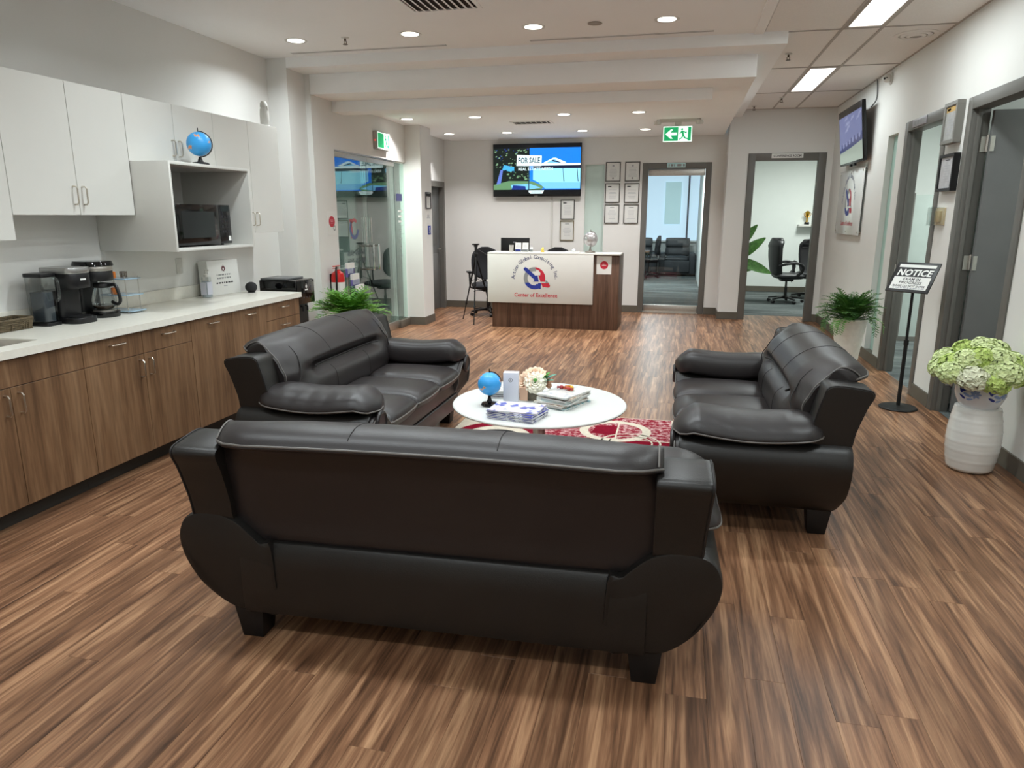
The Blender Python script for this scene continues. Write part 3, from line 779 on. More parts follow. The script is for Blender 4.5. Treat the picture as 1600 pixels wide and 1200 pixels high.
part('pedestal', MB().lathe([(.038, .02), (.038, .40), (.11, .415), (.11, .432)], (*TC, 0), 32), M_STEEL, tb)
part('base', MB().lathe([(.27, .0105), (.27, .018), (.10, .026), (.04, .04)], (*TC, 0), 48), M_STEEL, tb)
# ---- things on the coffee table
def globe(label, c, z, R, ocean, stand, h, tilt=18, land=True, group=None):
    t = thing('desk_globe', label, 'globe', (c[0], c[1], z), group=group)
    P = lambda n, mb, m_, par=t, **k: part(n, mb, m_, par, world=False, **k)
    zc = h
    b = P('ball', MB().sphere((0, 0, zc), R, 32, 20), ocean, smooth=80)
    P('base', MB().lathe([(R*.72, 0), (R*.74, .008), (R*.66, .018), (R*.25, .024), (R*.13, .05), (R*.11, zc-R*1.05)], (0,0,0), 28), stand)
    ax = radians(tilt)
    P('arm', MB().tube([(sin(a)*R*1.06*cos(.6), sin(a)*R*1.06*sin(.6), zc-cos(a)*R*1.06) for a in [pi*i/20 for i in range(21)]], R*.045, 7).tube([(0, 0, zc+R*.9), (0, 0, zc+R*1.32)], R*.04, 7), stand)
    return t
def globe_mat(name, sea, land, coast, rough=.35, sc=2.1):
    m = mat(name, sea, rough, var=0); nt = m.node_tree; bs = nt.nodes['Principled BSDF']
    tc = nt.nodes.new('ShaderNodeTexCoord'); n = nt.nodes.new('ShaderNodeTexNoise'); n.inputs['Scale'].default_value = sc/.09; n.inputs['Detail'].default_value = 4
    r = nt.nodes.new('ShaderNodeValToRGB'); e = r.color_ramp.elements
    e[0].position = .62; e[0].color = lin(sea); e[1].position = .65; e[1].color = lin(land); k = e.new(.63); k.color = lin(coast)
    nt.links.new(tc.outputs['Object'], n.inputs['Vector']); nt.links.new(n.outputs['Fac'], r.inputs['Fac']); nt.links.new(r.outputs['Color'], bs.inputs['Base Color'])
    return m
M_GL1 = globe_mat('globe_blue', (62, 160, 226), (226, 150, 110), (140, 200, 226), sc=1.5)
globe('small blue globe on a black stand on the coffee table', (-1.065, 4.03), .45, .070, M_GL1, M_BLACKG, .135)
def magazine(name, label, c, rz, w, d, z, th, cover, group=None, cat='magazine'):
    t = thing(name, label, cat, (c[0], c[1], z), rz, group)
    part('pages', MB().box((-w/2+.002, -d/2+.002, .0012), (w/2-.001, d/2-.002, th-.0012)), M_PAPER, t, world=False)
    part('cover', MB().box((-w/2, -d/2, 0), (w/2, d/2, .0012)).box((-w/2, -d/2, th-.0012), (w/2, d/2, th)).box((-w/2, -d/2, .0012), (-w/2+.002, d/2, th-.0012)), cover, t, world=False)
    return t
def cover_mat(name, cols, sc=45):
    m = mat(name, cols[0], .3, var=0); nt = m.node_tree; bs = nt.nodes['Principled BSDF']
    tc = nt.nodes.new('ShaderNodeTexCoord'); n = nt.nodes.new('ShaderNodeTexVoronoi'); n.inputs['Scale'].default_value = sc
    r = nt.nodes.new('ShaderNodeValToRGB'); r.color_ramp.interpolation = 'CONSTANT'; e = r.color_ramp.elements
    e[0].color = lin(cols[0]); e[1].color = lin(cols[1]); e[1].position = .45
    for i, c in enumerate(cols[2:]): k = e.new(.6+.15*i); k.color = lin(c)
    nt.links.new(tc.outputs['Object'], n.inputs['Vector']); nt.links.new(n.outputs['Color'], r.inputs['Fac']); nt.links.new(r.outputs['Color'], bs.inputs['Base Color'])
    return m
MCV = [cover_mat('cover_navy', [(44, 46, 132), (70, 74, 160), (204, 206, 222)], 40), cover_mat('cover_white_blue', [(214, 216, 226), (90, 96, 176), (206, 196, 206)], 26),
       cover_mat('cover_teal', [(70, 150, 168), (110, 180, 190), (220, 224, 220)]), cover_mat('cover_grey', [(150, 146, 140), (120, 120, 124), (200, 196, 188)]),
       cover_mat('cover_brown', [(120, 84, 58), (150, 110, 80), (206, 196, 180)]), cover_mat('cover_dark', [(46, 42, 50), (70, 62, 66), (130, 126, 130)]), cover_mat('cover_pale', [(206, 204, 196), (186, 186, 190), (226, 222, 214)])]
rd = random.Random(11)
names6 = ['lowest', 'second lowest', 'third', 'fourth', 'fifth', 'topmost']
z = .4505
for i in range(6):
    th = .0085; m_ = MCV[1] if i == 5 else MCV[0]
    magazine('magazine', 'glossy blue and white brochure magazine, %s of the front pile on the table' % names6[i], (-.845+rd.uniform(-.006, .006), 3.83+rd.uniform(-.005, .005)), radians(-14+rd.uniform(-3, 3)+(7 if i == 5 else 0)), .29, .215, z, th, m_, 'blue magazines in the front pile'); z += th+.0004
z = .4505
for i, (ci, nm) in enumerate(((2, 'teal magazine at the bottom'), (3, 'grey magazine second from the bottom'), (4, 'brown magazine third from the bottom'), (6, 'pale magazine in the middle'), (2, 'teal-covered magazine above the middle'), (3, 'grey magazine near the top'), (4, 'brown magazine second from the top'), (6, 'pale magazine on top'))):
    th = .0095
    magazine('magazine', nm+' of the tall pile by the flowers', (-.635+rd.uniform(-.014, .014), 4.165+rd.uniform(-.012, .012)), radians(-22+rd.uniform(-7, 7)), .21, .28, z, th, MCV[ci], 'magazines in the tall pile'); z += th+.0004
ztop = z
z = .4505
for i, nm in enumerate(('bottom', 'second', 'third', 'top')):
    th = .011
    magazine('magazine', 'dark-covered magazine, %s of the pile behind the blue globe' % nm, (-1.02+rd.uniform(-.01, .01), 4.34+rd.uniform(-.01, .01)), radians(8+rd.uniform(-6, 6)), .22, .26, z, th, MCV[5 if i < 3 else 6], 'magazines behind the globe'); z += th+.0004
# white carton with round emblem
t = thing('carton', 'tall white carton with a small round emblem on the coffee table', 'box', (-.95, 4.115, .4505), radians(6))
part('body', MB().box((-.045, -.03, 0), (.047, .03, .195)), mat('carton_white', (214, 216, 226), .4), t, world=False, bevel=.002)
p = Print((0, -.0306, .15), (1, 0, 0), (0, 0, 1)); p.ring((0, 0), .010, .013, M_GREY, 0, 360, 0, 24); p.circle((0, 0), .006, M_INKG, 0); p.build('emblem', t, world=False)
# flower pot arrangement
t = thing('flower_arrangement', 'white and peach artificial flowers in a small grey pot on the coffee table', 'flowers', (-.83, 4.23, .4505)); t.scale = (1.35, 1.35, 1.35)
part('pot', MB().lathe([(.032, 0), (.04, .03), (.042, .06), (.038, .062), (.036, .05), (.001, .05)], (0,0,0), 20), mat('stone_pot', (120, 112, 98), .8, var=.25, vscale=60), t, world=False)
M_PET = mat('petal_cream', (238, 234, 214), .6, var=.06, vscale=30); M_PEACH = mat('petal_peach', (232, 200, 172), .6, var=.06, vscale=30); M_TEAL = mat('leaf_teal', (92, 150, 132), .6, var=.15, vscale=20); M_LGREEN = mat('leaf_green', (86, 150, 66), .6, var=.15, vscale=20)
def bloom(R, layers, seed=0):
    rd = random.Random(seed); mb = MB()
    for l in range(layers):
        k = 5+2*l; rr = R*(.25+.75*(l+1)/layers); el = radians(78-78*l/max(1, layers-1))
        for j in range(k):
            a = 2*pi*j/k+l*.5+rd.uniform(-.1, .1)
            def q(u, v):  # petal surface
                r = rr*(.25+.75*u); up = sin(el*(1-.35*u))*rr*u; w_ = rr*.55*sin(pi*min(1, .15+.85*u))*v
                x, y = r*cos(el*.8)+.1*rr, w_
                zz = up*.9-.10*rr*v*v
                return (x*cos(a)-y*sin(a), x*sin(a)+y*cos(a), zz)
            g = [[q(u, v) for v in (-1, -.5, 0, .5, 1)] for u in (0, .4, .75, 1)]
            V = [p_ for r in g for p_ in r]; Fc = [(i*5+j2, i*5+j2+1, i*5+j2+6, i*5+j2+5) for i in range(3) for j2 in range(4)]
            mb.add(V, Fc)
    return mb
def place(mb, loc, d, sc=1.):
    d = Vector(d).normalized(); q = Vector((0, 0, 1)).rotation_difference(d).to_matrix().to_4x4()
    return mb.xf(Matrix.Translation(loc) @ q @ Matrix.Scale(sc, 4))
part('flower', place(bloom(.05, 5, 1), (.012, -.03, .088), (.15, -.9, .45)), M_PET, t, world=False, smooth=60, label='cream ranunculus bloom')
part('flower_centre', MB().sphere((.018, -.064, .108), .009, 12, 8), M_LGREEN, t, world=False)
part('flower', place(bloom(.05, 4, 2), (-.045, -.015, .085), (-.6, -.7, .35)), M_PEACH, t, world=False, smooth=60, label='peach bloom')
part('flower', place(bloom(.05, 4, 3), (.0, .015, .125), (0, -.3, .9)), M_PEACH, t, world=False, smooth=60)
part('flower', place(bloom(.035, 4, 4), (.055, .015, .085), (.7, -.2, .6)), mat('petal_rose', (196, 150, 120), .6, var=.1), t, world=False, smooth=60)
def leaf(L, W, bend=.2, n=6):
    mb = MB(); V = []
    for i in range(n+1):
        u = i/n; w_ = W*sin(pi*min(1, u*.93+.05))**.8; zc = -bend*L*u*u
        V += [(L*u, -w_/2, zc+.1*w_), (L*u, 0, zc), (L*u, w_/2, zc+.1*w_)]
    return mb.add(V, [(i*3+j, i*3+j+1, i*3+j+4, i*3+j+3) for i in range(n) for j in (0, 1)])
def aim(mb, loc, az, el, roll=0): return mb.xf(Matrix.Translation(loc) @ Matrix.Rotation(az, 4, 'Z') @ Matrix.Rotation(-el, 4, 'Y') @ Matrix.Rotation(roll, 4, 'X'))
for az, el, s_, m_ in ((.2, .7, .085, M_TEAL), (-.5, .5, .08, M_TEAL), (.8, .9, .07, M_LGREEN), (-.3, 1.0, .07, M_LGREEN), (3.4, .6, .06, M_PEACH)):
    part('leaf', aim(leaf(s_, s_*.5), (.03, 0, .08), az, el), m_, t, world=False, smooth=60)
part('stem', MB().tube([(0, 0, .045), (.005, -.02, .09)], .006, 6).tube([(0, 0, .045), (-.03, -.01, .09)], .006, 6).tube([(0, 0, .045), (.045, .01, .09)], .006, 6).tube([(0, .0, .045), (0, .01, .125)], .006, 6), M_LGREEN, t, world=False)
part('gift_tag', MB().box((-.058, -.048, .004), (-.020, -.042, .065)), mat('kraft_peach', (214, 176, 150), .7), t, world=False)
# candies / dried petals lying on the tall pile
for k, (dx, dy, c, nm) in enumerate(((-.02, .055, (150, 40, 50), 'dark red wrapped candy on the tall magazine pile'), (.01, .07, (196, 120, 60), 'orange wrapped candy on the tall magazine pile'), (.045, .05, (214, 170, 50), 'yellow wrapped candy on the tall magazine pile'), (.03, .025, (170, 60, 50), 'brick red wrapped candy on the tall magazine pile'))):
    mb = MB().sphere((0, 0, .012), .014, 10, 8, sc=(1.1, .9, .85)).loft([[(.013, -.003, .008), (.013, .003, .008), (.013, .003, .016), (.013, -.003, .016)], [(.026, -.010, .004), (.026, .010, .004), (.026, .010, .020), (.026, -.010, .020)]]).loft([[(-.013, -.003, .008), (-.013, .003, .008), (-.013, .003, .016), (-.013, -.003, .016)], [(-.026, -.010, .004), (-.026, .010, .004), (-.026, .010, .020), (-.026, -.010, .020)]])
    solo('candy', mb, mat('candy_%d' % k, c, .3), nm, 'candy', loc=(-.635+dx, 4.165+dy, ztop), rz=k*.9, group='candies on the magazines')
# ================================================================ kitchen
XF = -3.215            # front of lower doors
def bow_pull(x, y, z, horiz=False, L=.105):
    h = L/2
    if horiz: P = [(x, y-h, z), (x+.022, y-h, z), (x+.032, y-h+.012, z), (x+.032, y+h-.012, z), (x+.022, y+h, z), (x, y+h, z)]
    else: P = [(x, y, z-h), (x+.022, y, z-h), (x+.032, y, z-h+.012), (x+.032, y, z+h-.012), (x+.022, y, z+h), (x, y, z+h)]
    mb = MB(); 
    for a, b in zip(P, P[1:]): pass
    return mb.tube(P, .0048, 8)
def base_unit(label, y0, y1, fronts, ztop=.878):
    t = thing('base_cabinet', label, 'cabinet', (-3.54, (y0+y1)/2, 0), group='walnut base cabinets')
    part('body', MB().box((-3.868, y0+.001, .10), (XF-.021, y1-.001, ztop)), M_SHADOWGAP, t)
    part('toe_kick', MB().box((-3.868, y0+.001, 0), (-3.30, y1-.001, .10)), M_DARK, t)
    for kind, a, b, z0, z1, hd in fronts:
        d = part(kind, MB().box((XF-.019, a+.0018, z0+.0018), (XF, b-.0018, z1-.0018)), M_CABW, t, bevel=.001, seg=1)
        if hd: part('handle', bow_pull(XF, hd[0], hd[1], hd[2]), M_NICKEL, d)
    return t
S = [2.33, 2.795, 3.262, 3.728, 4.190, 4.660, 5.121, 5.646]
ZD = .732; ZT = .872; ZB = .105
base_unit('walnut base cabinet nearest the sofa back, beside the sink cabinet', 1.40, S[0], [('drawer', 1.40, 1.865, ZD, ZT, (1.63, .82, True)), ('drawer', 1.865, S[0], ZD, ZT, (2.1, .82, True)), ('door', 1.40, 1.865, ZB, ZD, (1.82, .645, False)), ('door', 1.865, S[0], ZB, ZD, (1.91, .645, False))])
base_unit('walnut sink cabinet with one wide blank panel over two doors', S[0], S[2], [('false_front', S[0], S[2], ZD, ZT, None), ('door', S[0], S[1], ZB, ZD, (S[1]-.04, .645, False)), ('door', S[1], S[2], ZB, ZD, (S[1]+.04, .645, False))], .715)
base_unit('walnut cabinet with two drawers over two doors', S[2], S[4], [('drawer', S[2], S[3], ZD, ZT, ((S[2]+S[3])/2+.02, .828, True)), ('drawer', S[3], S[4], ZD, ZT, ((S[3]+S[4])/2, .828, True)), ('door', S[2], S[3], ZB, ZD, (S[3]-.04, .645, False)), ('door', S[3], S[4], ZB, ZD, (S[3]+.04, .645, False))])
base_unit('walnut full-height pull-out front next to the two-drawer cabinet', S[4], S[5], [('pull_out', S[4], S[5], ZB, ZT, ((S[4]+S[5])/2, .828, True))])
base_unit('walnut full-height pull-out front next to the drawer stack', S[5], S[6], [('pull_out', S[5], S[6], ZB, ZT, ((S[5]+S[6])/2, .828, True))])
base_unit('walnut drawer stack at the water cooler end of the counter', S[6], S[7], [('drawer', S[6], S[7], ZD, ZT, ((S[6]+S[7])/2, .828, True)), ('drawer', S[6], S[7], .42, ZD, ((S[6]+S[7])/2, .68, True)), ('drawer', S[6], S[7], ZB, .42, ((S[6]+S[7])/2, .37, True))])
ct = thing('countertop', 'long white quartz countertop on the walnut cabinets', 'countertop', (-3.54, 3.5, .88))
hx0, hx1, hy0, hy1 = -3.62, -3.325, 2.36, 3.10
mb = MB().box((-3.868, 1.38, .8785), (-3.19, hy0, .92)).box((-3.868, hy1, .8785), (-3.19, 5.655, .92)).box((-3.868, hy0, .8785), (hx0, hy1, .92)).box((hx1, hy0, .8785), (-3.19, hy1, .92))
part('slab', mb, M_QUARTZ, ct, smooth=0)
part('backsplash', MB().box((-3.869, 1.38, .9205), (-3.852, 5.655, 1.015)), M_QUARTZ, ct, bevel=.002)
bs = MB()
th = .004
r_o = [(hx0+.001, hy0+.001), (hx1-.001, hy0+.001), (hx1-.001, hy1-.001), (hx0+.001, hy1-.001)]
bs.box((hx0, hy0, .73), (hx1, hy1, .735)).box((hx0, hy0, .735), (hx0+th, hy1, .912)).box((hx1-th, hy0, .735), (hx1, hy1, .912)).box((hx0+th, hy0, .735), (hx1-th, hy0+th, .912)).box((hx0+th, hy1-th, .735), (hx1-th, hy1, .912))
part('sink_basin', bs, M_STEEL, ct, bevel=.001)
# ---- upper cabinets
XU = -3.55
def upper(label, y0, y1, z0, z1, doors):
    t = thing('wall_cabinet', label, 'cabinet', (-3.71, (y0+y1)/2, z0), group='white wall cabinets')
    part('body', MB().box((-3.869, y0+.001, z0), (XU-.021, y1-.001, z1)), M_WHITE, t)
    for a, b, hy in doors:
        d = part('door', MB().box((XU-.019, a+.0018, z0), (XU, b-.0018, z1)), M_WHITE, t, bevel=.0012, seg=1)
        part('handle', bow_pull(XU, hy, z0+.115), M_NICKEL, d)
    return t
U = [2.34, 2.805, 3.272, 3.738, 4.192, 4.665, 5.122, 5.59, 6.055]
ZU = 2.338
upper('tall white wall cabinet at the sink end of the row', U[0], U[2], 1.437, ZU, [(U[0], U[1], U[1]-.04), (U[1], U[2], U[1]+.04)])
upper('white two-door wall cabinet above the coffee machines', U[2], U[4], 1.572, ZU, [(U[2], U[3], U[3]-.035), (U[3], U[4], U[3]+.035)])
upper('short white wall cabinet above the microwave shelf', U[4], U[6], 1.922, ZU, [(U[4], U[5], U[5]-.035), (U[5], U[6], U[5]+.035)])
upper('white wall cabinet beside the microwave, with a white bottle on top', U[6], U[8], 1.427, ZU, [(U[6], U[7], U[7]-.035), (U[7], U[8], U[7]+.035)])
y0, y1, x1, z0, z1 = 4.197, 5.115, -3.262, 1.333, 1.920
t = thing('microwave_shelf', 'deep white open shelf box holding the microwave', 'shelf', (-3.56, 4.65, z0))
M_BACKP = mat('shelf_back_marble', (196, 194, 190), .4, var=.09, vscale=5)
part('side_panel', MB().box((-3.869, y0, z0), (x1, y0+.02, z1)), M_WHITE, t, bevel=.001)
part('side_panel', MB().box((-3.869, y1-.02, z0), (x1, y1, z1)), M_WHITE, t, bevel=.001)
part('top_panel', MB().box((-3.869, y0+.02, z1-.02), (x1, y1-.02, z1)), M_WHITE, t, bevel=.001)
part('bottom_panel', MB().box((-3.869, y0+.02, z0), (x1, y1-.02, z0+.02)), M_WHITE, t, bevel=.001)
part('back_panel', MB().box((-3.868, y0+.02, z0+.02), (-3.858, y1-.02, z1-.02)), M_BACKP, t)
# microwave
t = thing('microwave', 'black microwave oven standing in the white shelf box', 'microwave', (-3.55, 4.645, z0+.02))
a, b, zz0, zz1, xf = 4.335, 4.945, z0+.032, 1.648, -3.345
part('body', MB().box((-3.74, a, zz0), (xf-.02, b, zz1)), M_BLACK, t, bevel=.004)
d = part('door', MB().box((xf-.0195, a, zz0), (xf, b-.14, zz1)), M_BLACKG, t, bevel=.003)
part('door_window', MB().box((xf, a+.05, zz0+.05), (xf+.0015, b-.20, zz1-.05)), mat('micro_window', (34, 36, 37), .12, spec=.6), d)
cp = part('control_panel', MB().box((xf-.0195, b-.138, zz0), (xf, b, zz1)), mat('micro_panel', (26, 27, 29), .15, spec=.6), t, bevel=.003)
p = Print((xf+.001, b-.138, zz0), (0, 1, 0), (0, 0, 1)); p.rect(.095, .02, .125, .055, M_PAPER, 0); p.build('sticker', cp); p = Print((xf+.001, b-.138, zz0), (0, 1, 0), (0, 0, 1)); p.rect(.02, .235, .12, .275, mat('display_dark', (16, 26, 30), .1), 0); p.build('display', cp); p = Print((xf+.001, b-.138, zz0), (0, 1, 0), (0, 0, 1))
for r in range(4):
    for c in range(3): p.rect(.022+c*.034, .08+r*.036, .046+c*.034, .098+r*.036, mat('key_dark', (40, 40, 43), .3), 0)
p.build('keypad', cp)
for dx in (-3.70, -3.40):
    for dy in (a+.05, b-.05): part('foot', MB().cyl((dx, dy, z0+.0205), .012, .0125, 12), M_BLACK, t)
# globe on the shelf box, bottle on the cabinet
globe('small blue globe standing on top of the microwave shelf box', (-3.36, 4.67), z1+.0005, .083, M_GL1, M_BLACKM, .145)
t = thing('spray_bottle', 'white plastic bottle standing on top of the wall cabinet', 'bottle', (-3.61, 5.965, ZU))
part('body', MB().lathe([(.036, 0), (.039, .01), (.038, .10), (.034, .14), (.028, .155)], (0,0,0), 24), M_WHITE, t, world=False)
part('cap', MB().lathe([(.030, .155), (.032, .16), (.031, .185), (.022, .205), (.001, .208)], (0,0,0), 24), M_WHITE, t, world=False)
part('trigger', MB().box((.028, -.008, .13), (.04, .008, .168)), M_WHITE, t, world=False, bevel=.003)
# ---- on the counter
CZ = .9205
# wicker basket
M_WICK = mat('wicker_brown', (92, 80, 60), .8, var=.3, vscale=70)
t = thing('wicker_basket', 'low brown woven basket on the counter by the sink', 'basket', (-3.765, 3.285, CZ))
bx, by = .072, .155
part('bottom', MB().box((-bx+.01, -by+.01, .001), (bx-.01, by-.01, .008)), M_WICK, t, world=False)
for k in range(5):
    f = k/4; ex = bx-.012+.012*f; ey = by-.012+.012*f; z_ = .010+.011*k
    loop = []
    NN = 96
    for i in range(NN):
        a_ = 2*pi*i/NN; ca, sa = cos(a_), sin(a_)
        sx = ex*abs(ca)**.28*(1 if ca > 0 else -1); sy = ey*abs(sa)**.28*(1 if sa > 0 else -1)
        wv = 1+.02*(1 if (i+k) % 2 else -1)
        loop.append((sx*wv, sy*wv, z_))
    part('weave_band', MB().tube(loop, .0062, 6, True), M_WICK, t, world=False)
rim = [((bx+.002)*abs(cos(a_))**.28*(1 if cos(a_) > 0 else -1), (by+.002)*abs(sin(a_))**.28*(1 if sin(a_) > 0 else -1), .064) for a_ in [2*pi*i/64 for i in range(64)]]
part('rim', MB().tube(rim, .008, 7, True), M_WICK, t, world=False)
st = MB()
for i in range(48):
    q = rim[int(i*64/48)]
    st.tube([(q[0]*.93, q[1]*.93, .006), (q[0]*1.01, q[1]*1.01, .060)], .004, 5)
part('stake', st, M_WICK, t, world=False)['kind'] = 'stuff'
for k, dy in enumerate((.075, .105, .135)):
    solo('cork_stopper', MB().lathe([(.014, 0), (.016, .004), (.016, .034), (.014, .038)], (0,0,0), 16), mat('cork_tan', (196, 158, 112), .8, var=.15, vscale=90), 'tan round stopper standing in the wicker basket', 'stopper', group='tan stoppers in the basket', loc=(-3.745-.008*k, 3.285+dy-.03, CZ+.0085))
# pod coffee machine
t = thing('pod_coffee_machine', 'black single-serve coffee machine with a clear water tank', 'coffee machine', (-3.69, 3.69, CZ))
P = lambda n, mb, m_, par=t, **k: part(n, mb, m_, par, world=False, **k)
def rbox(x0, x1, y0, y1, z0, z1, r=.03, n=6, top=1.):
    def ring(s, z):
        cx, cy = (x0+x1)/2, (y0+y1)/2; hx, hy = (x1-x0)/2*s, (y1-y0)/2*s; o = []
        for qx, qy, a0 in ((1, 1, 0), (-1, 1, 90), (-1, -1, 180), (1, -1, 270)):
            for i in range(n+1):
                a_ = radians(a0+90*i/n); o.append((cx+qx*(hx-r)+r*cos(a_), cy+qy*(hy-r)+r*sin(a_), z))
        return o
    return MB().loft([ring(.985, z0), ring(1, z0+.004), ring(top, z1-.004), ring(top*.985, z1)])
M_KB = mat('coffee_black', (17, 17, 19), .38, spec=.5)
P('base', rbox(-.12, .15, -.085, .085, 0, .035, .05), M_KB)
P('drip_tray', MB().lathe([(.068, .036), (.068, .042), (.055, .0425)], (.085, 0, 0), 28), M_BLACK)
P('body', rbox(-.12, .035, -.082, .082, .035, .235, .03), M_KB)
hd = P('brew_head', rbox(-.12, .135, -.085, .085, .215, .305, .05), M_KB)
P('lid', rbox(-.122, .138, -.087, .087, .305, .34, .052), mat('lid_silver', (168, 168, 166), .3, metal=.8), hd)
p = Print((.1365, -.03, .262), (0, 1, 0), (0, 0, 1)); p.lines(0, 0, .06, .012, 1, M_PAPER, 0, th=.9); p.build('badge', hd, world=False)
tk = P('water_tank', rbox(-.10, .03, -.195, -.10, .02, .29, .02, top=1.08), M_CLEAR)
P('tank_lid', rbox(-.11, .04, -.202, -.092, .29, .312, .025), M_KB, tk)
P('tank_handle', MB().tube(cr([(.035, -.125, .285), (.068, -.125, .27), (.07, -.125, .17), (.045, -.125, .145)], 16, False), .008, 8), M_CLEAR, tk)
P('water', rbox(-.09, .02, -.187, -.108, .025, .2, .02), mat('tank_dark', (60, 66, 72), .2, var=.2), tk)
P('tank_foot', rbox(-.11, .04, -.20, -.092, 0, .019, .02), M_KB, tk)
# drip coffee maker
t = thing('drip_coffee_maker', 'black drip coffee maker with a glass carafe and steel band', 'coffee maker', (-3.70, 3.95, CZ))
P = lambda n, mb, m_, par=t, **k: part(n, mb, m_, par, world=False, **k)
P('base', rbox(-.13, .12, -.09, .09, 0, .04, .08), M_BLACKG)
P('warming_plate', MB().lathe([(.068, .0405), (.068, .046), (.05, .0465)], (.035, 0, 0), 28), M_STEEL)
P('tower', rbox(-.13, -.055, -.085, .085, .04, .25, .03), M_BLACK)
hd = P('brew_head', rbox(-.13, .095, -.095, .095, .235, .30, .085), M_BLACK)
P('steel_band', rbox(-.132, .098, -.098, .098, .30, .33, .088), M_STEEL, hd)
P('lid', rbox(-.14, .105, -.105, .105, .33, .362, .095, top=.95), M_BLACKG, hd)
cf = P('carafe', MB().lathe([(.05, .05), (.068, .07), (.07, .11), (.058, .16), (.045, .19)], (.035, 0, 0), 28), M_CLEAR, smooth=60)
P('collar', MB().lathe([(.046, .19), (.052, .20), (.050, .218), (.001, .225)], (.035, 0, 0), 28), M_BLACK, cf)
P('carafe_handle', MB().tube(cr([(.085, 0, .205), (.135, 0, .21), (.155, 0, .17), (.165, 0, .11), (.14, 0, .085), (.10, 0, .10)], 28, False), .011, 8), M_BLACK, cf)
P('coffee_level', MB().lathe([(.048, .052), (.064, .068), (.066, .078), (.001, .078)], (.035, 0, 0), 28), mat('coffee_dark', (52, 36, 22), .1), cf)
# three-tier tray rack
t = thing('tiered_tray_rack', 'three-tier clear tray rack with wire posts beside the coffee makers', 'rack', (-3.73, 4.165, CZ))
M_TRAY = mat('tray_blue', (170, 200, 220), .1, spec=.6, alpha=.85)
for k, z_ in enumerate((.012, .12, .228)):
    part('tray', rbox(-.10, .15-.01*k, -.075, .085, z_, z_+.006, .03), M_TRAY, t, world=False)
for sx in (-.085, .11):
    for sy in (-.06, .06): part('post', MB().tube([(sx, sy, 0), (sx, sy, .25)], .003, 6), M_STEEL, t, world=False)
for k, (dz, dy) in enumerate(((.2345, -.055), (.1265, -.05))):
    solo('tea_packet', MB().box((-.022, -.012, 0), (.022, .012, .045)), mat('packet_orange', (214, 120, 50), .5), ['orange tea packet on the top tray of the rack', 'orange tea packet on the middle tray of the rack'][k], 'packet', bevel=.006, loc=(-3.73, 4.175+dy, CZ+dz), rz=.3+k)
mb = MB()
for k in range(5): mb.tube([(.022*cos(2*pi*i/16), .022*sin(2*pi*i/16), .004+.009*k) for i in range(16)], .0018, 5, True)
for k in range(6): mb.tube([(.022*cos(k), .022*sin(k), .002), (.022*cos(k), .022*sin(k), .042)], .0018, 5)
solo('wire_pod_holder', mb, mat('wire_brown', (96, 84, 72), .4, metal=.6), 'small wire holder on the top tray of the rack', 'holder', loc=(-3.70, 4.19, CZ+.2345))
# sanitizer, white box, speaker
t = thing('sanitizer_bottle', 'clear pump bottle with a white label beside the white box', 'bottle', (-3.715, 5.09, CZ))
part('body', rbox(-.028, .028, -.042, .042, 0, .165, .018, top=.94), M_CLEAR, t, world=False)
part('gel', rbox(-.024, .024, -.038, .038, .004, .13, .016), mat('gel_pale', (196, 206, 214), .2, alpha=.6), t, world=False)
part('label', MB().box((.0283, -.032, .025), (.0292, .032, .125)).box((-.026, -.0432, .025), (.026, -.0424, .125)), mat('label_lilac', (206, 208, 220), .5), t, world=False)
part('cap', MB().lathe([(.016, .165), (.017, .185), (.006, .19), (.006, .225), (.001, .227)], (0,0,0), 16).box((-.004, -.005, .214), (.032, .005, .224)), M_WHITE, t, world=False)
t = thing('white_display_box', 'white square box with a small maple leaf emblem and printed lines', 'box', (-3.775, 5.36, CZ), radians(-4))
part('body', MB().loft([[(-.045, -.195, 0), (.05, -.195, 0), (.05, .195, 0), (-.045, .195, 0)], [(-.055, -.19, .285), (.035, -.19, .285), (.035, .19, .285), (-.055, .19, .285)]]), M_PAPER, t, world=False, bevel=.002)
nv = Vector((-.015, 0, .285)).normalized()
p = Print(Vector((.0508, 0, 0)), (0, 1, 0), nv)
M_LEAFP = mat('emblem_maroon', (104, 62, 66), .6)
lf_ = []
for i in range(22):
    a_ = 2*pi*i/22+pi/2; r_ = (.030 if i % 2 == 0 else .019)*(1.1 if i == 0 else 1); lf_.append((r_*cos(a_), .215+r_*sin(a_)))
p.poly(lf_, M_LEAFP, 0); p.circle((0, .212), .009, M_PAPER, .0004, 16)
for yy, w_ in ((.165, .09), (.138, .088), (.098, .105)):
    rdx = random.Random(int(yy*1000)); x_ = -w_
    while x_ < w_: q_ = .012+.022*rdx.random(); p.rect(x_, yy-.006, min(x_+q_, w_), yy+.006, M_INK if yy < .1 else M_GREY, 0); x_ += q_+.008
p.rect(-.02, .068, .03, .073, M_INKG, 0)
p.build('print', t, world=False)
t = thing('smart_speaker', 'round charcoal smart speaker at the end of the counter', 'speaker', (-3.60, 5.535, CZ))
part('body', MB().sphere((0, 0, .045), .05, 28, 18, sc=(1, 1, .9)), mat('speaker_fabric', (40, 40, 42), .9, bump=.5, bscale=900), t, world=False, smooth=80)
part('foot', MB().lathe([(.03, 0), (.034, .006)], (0,0,0), 24), M_BLACK, t, world=False)
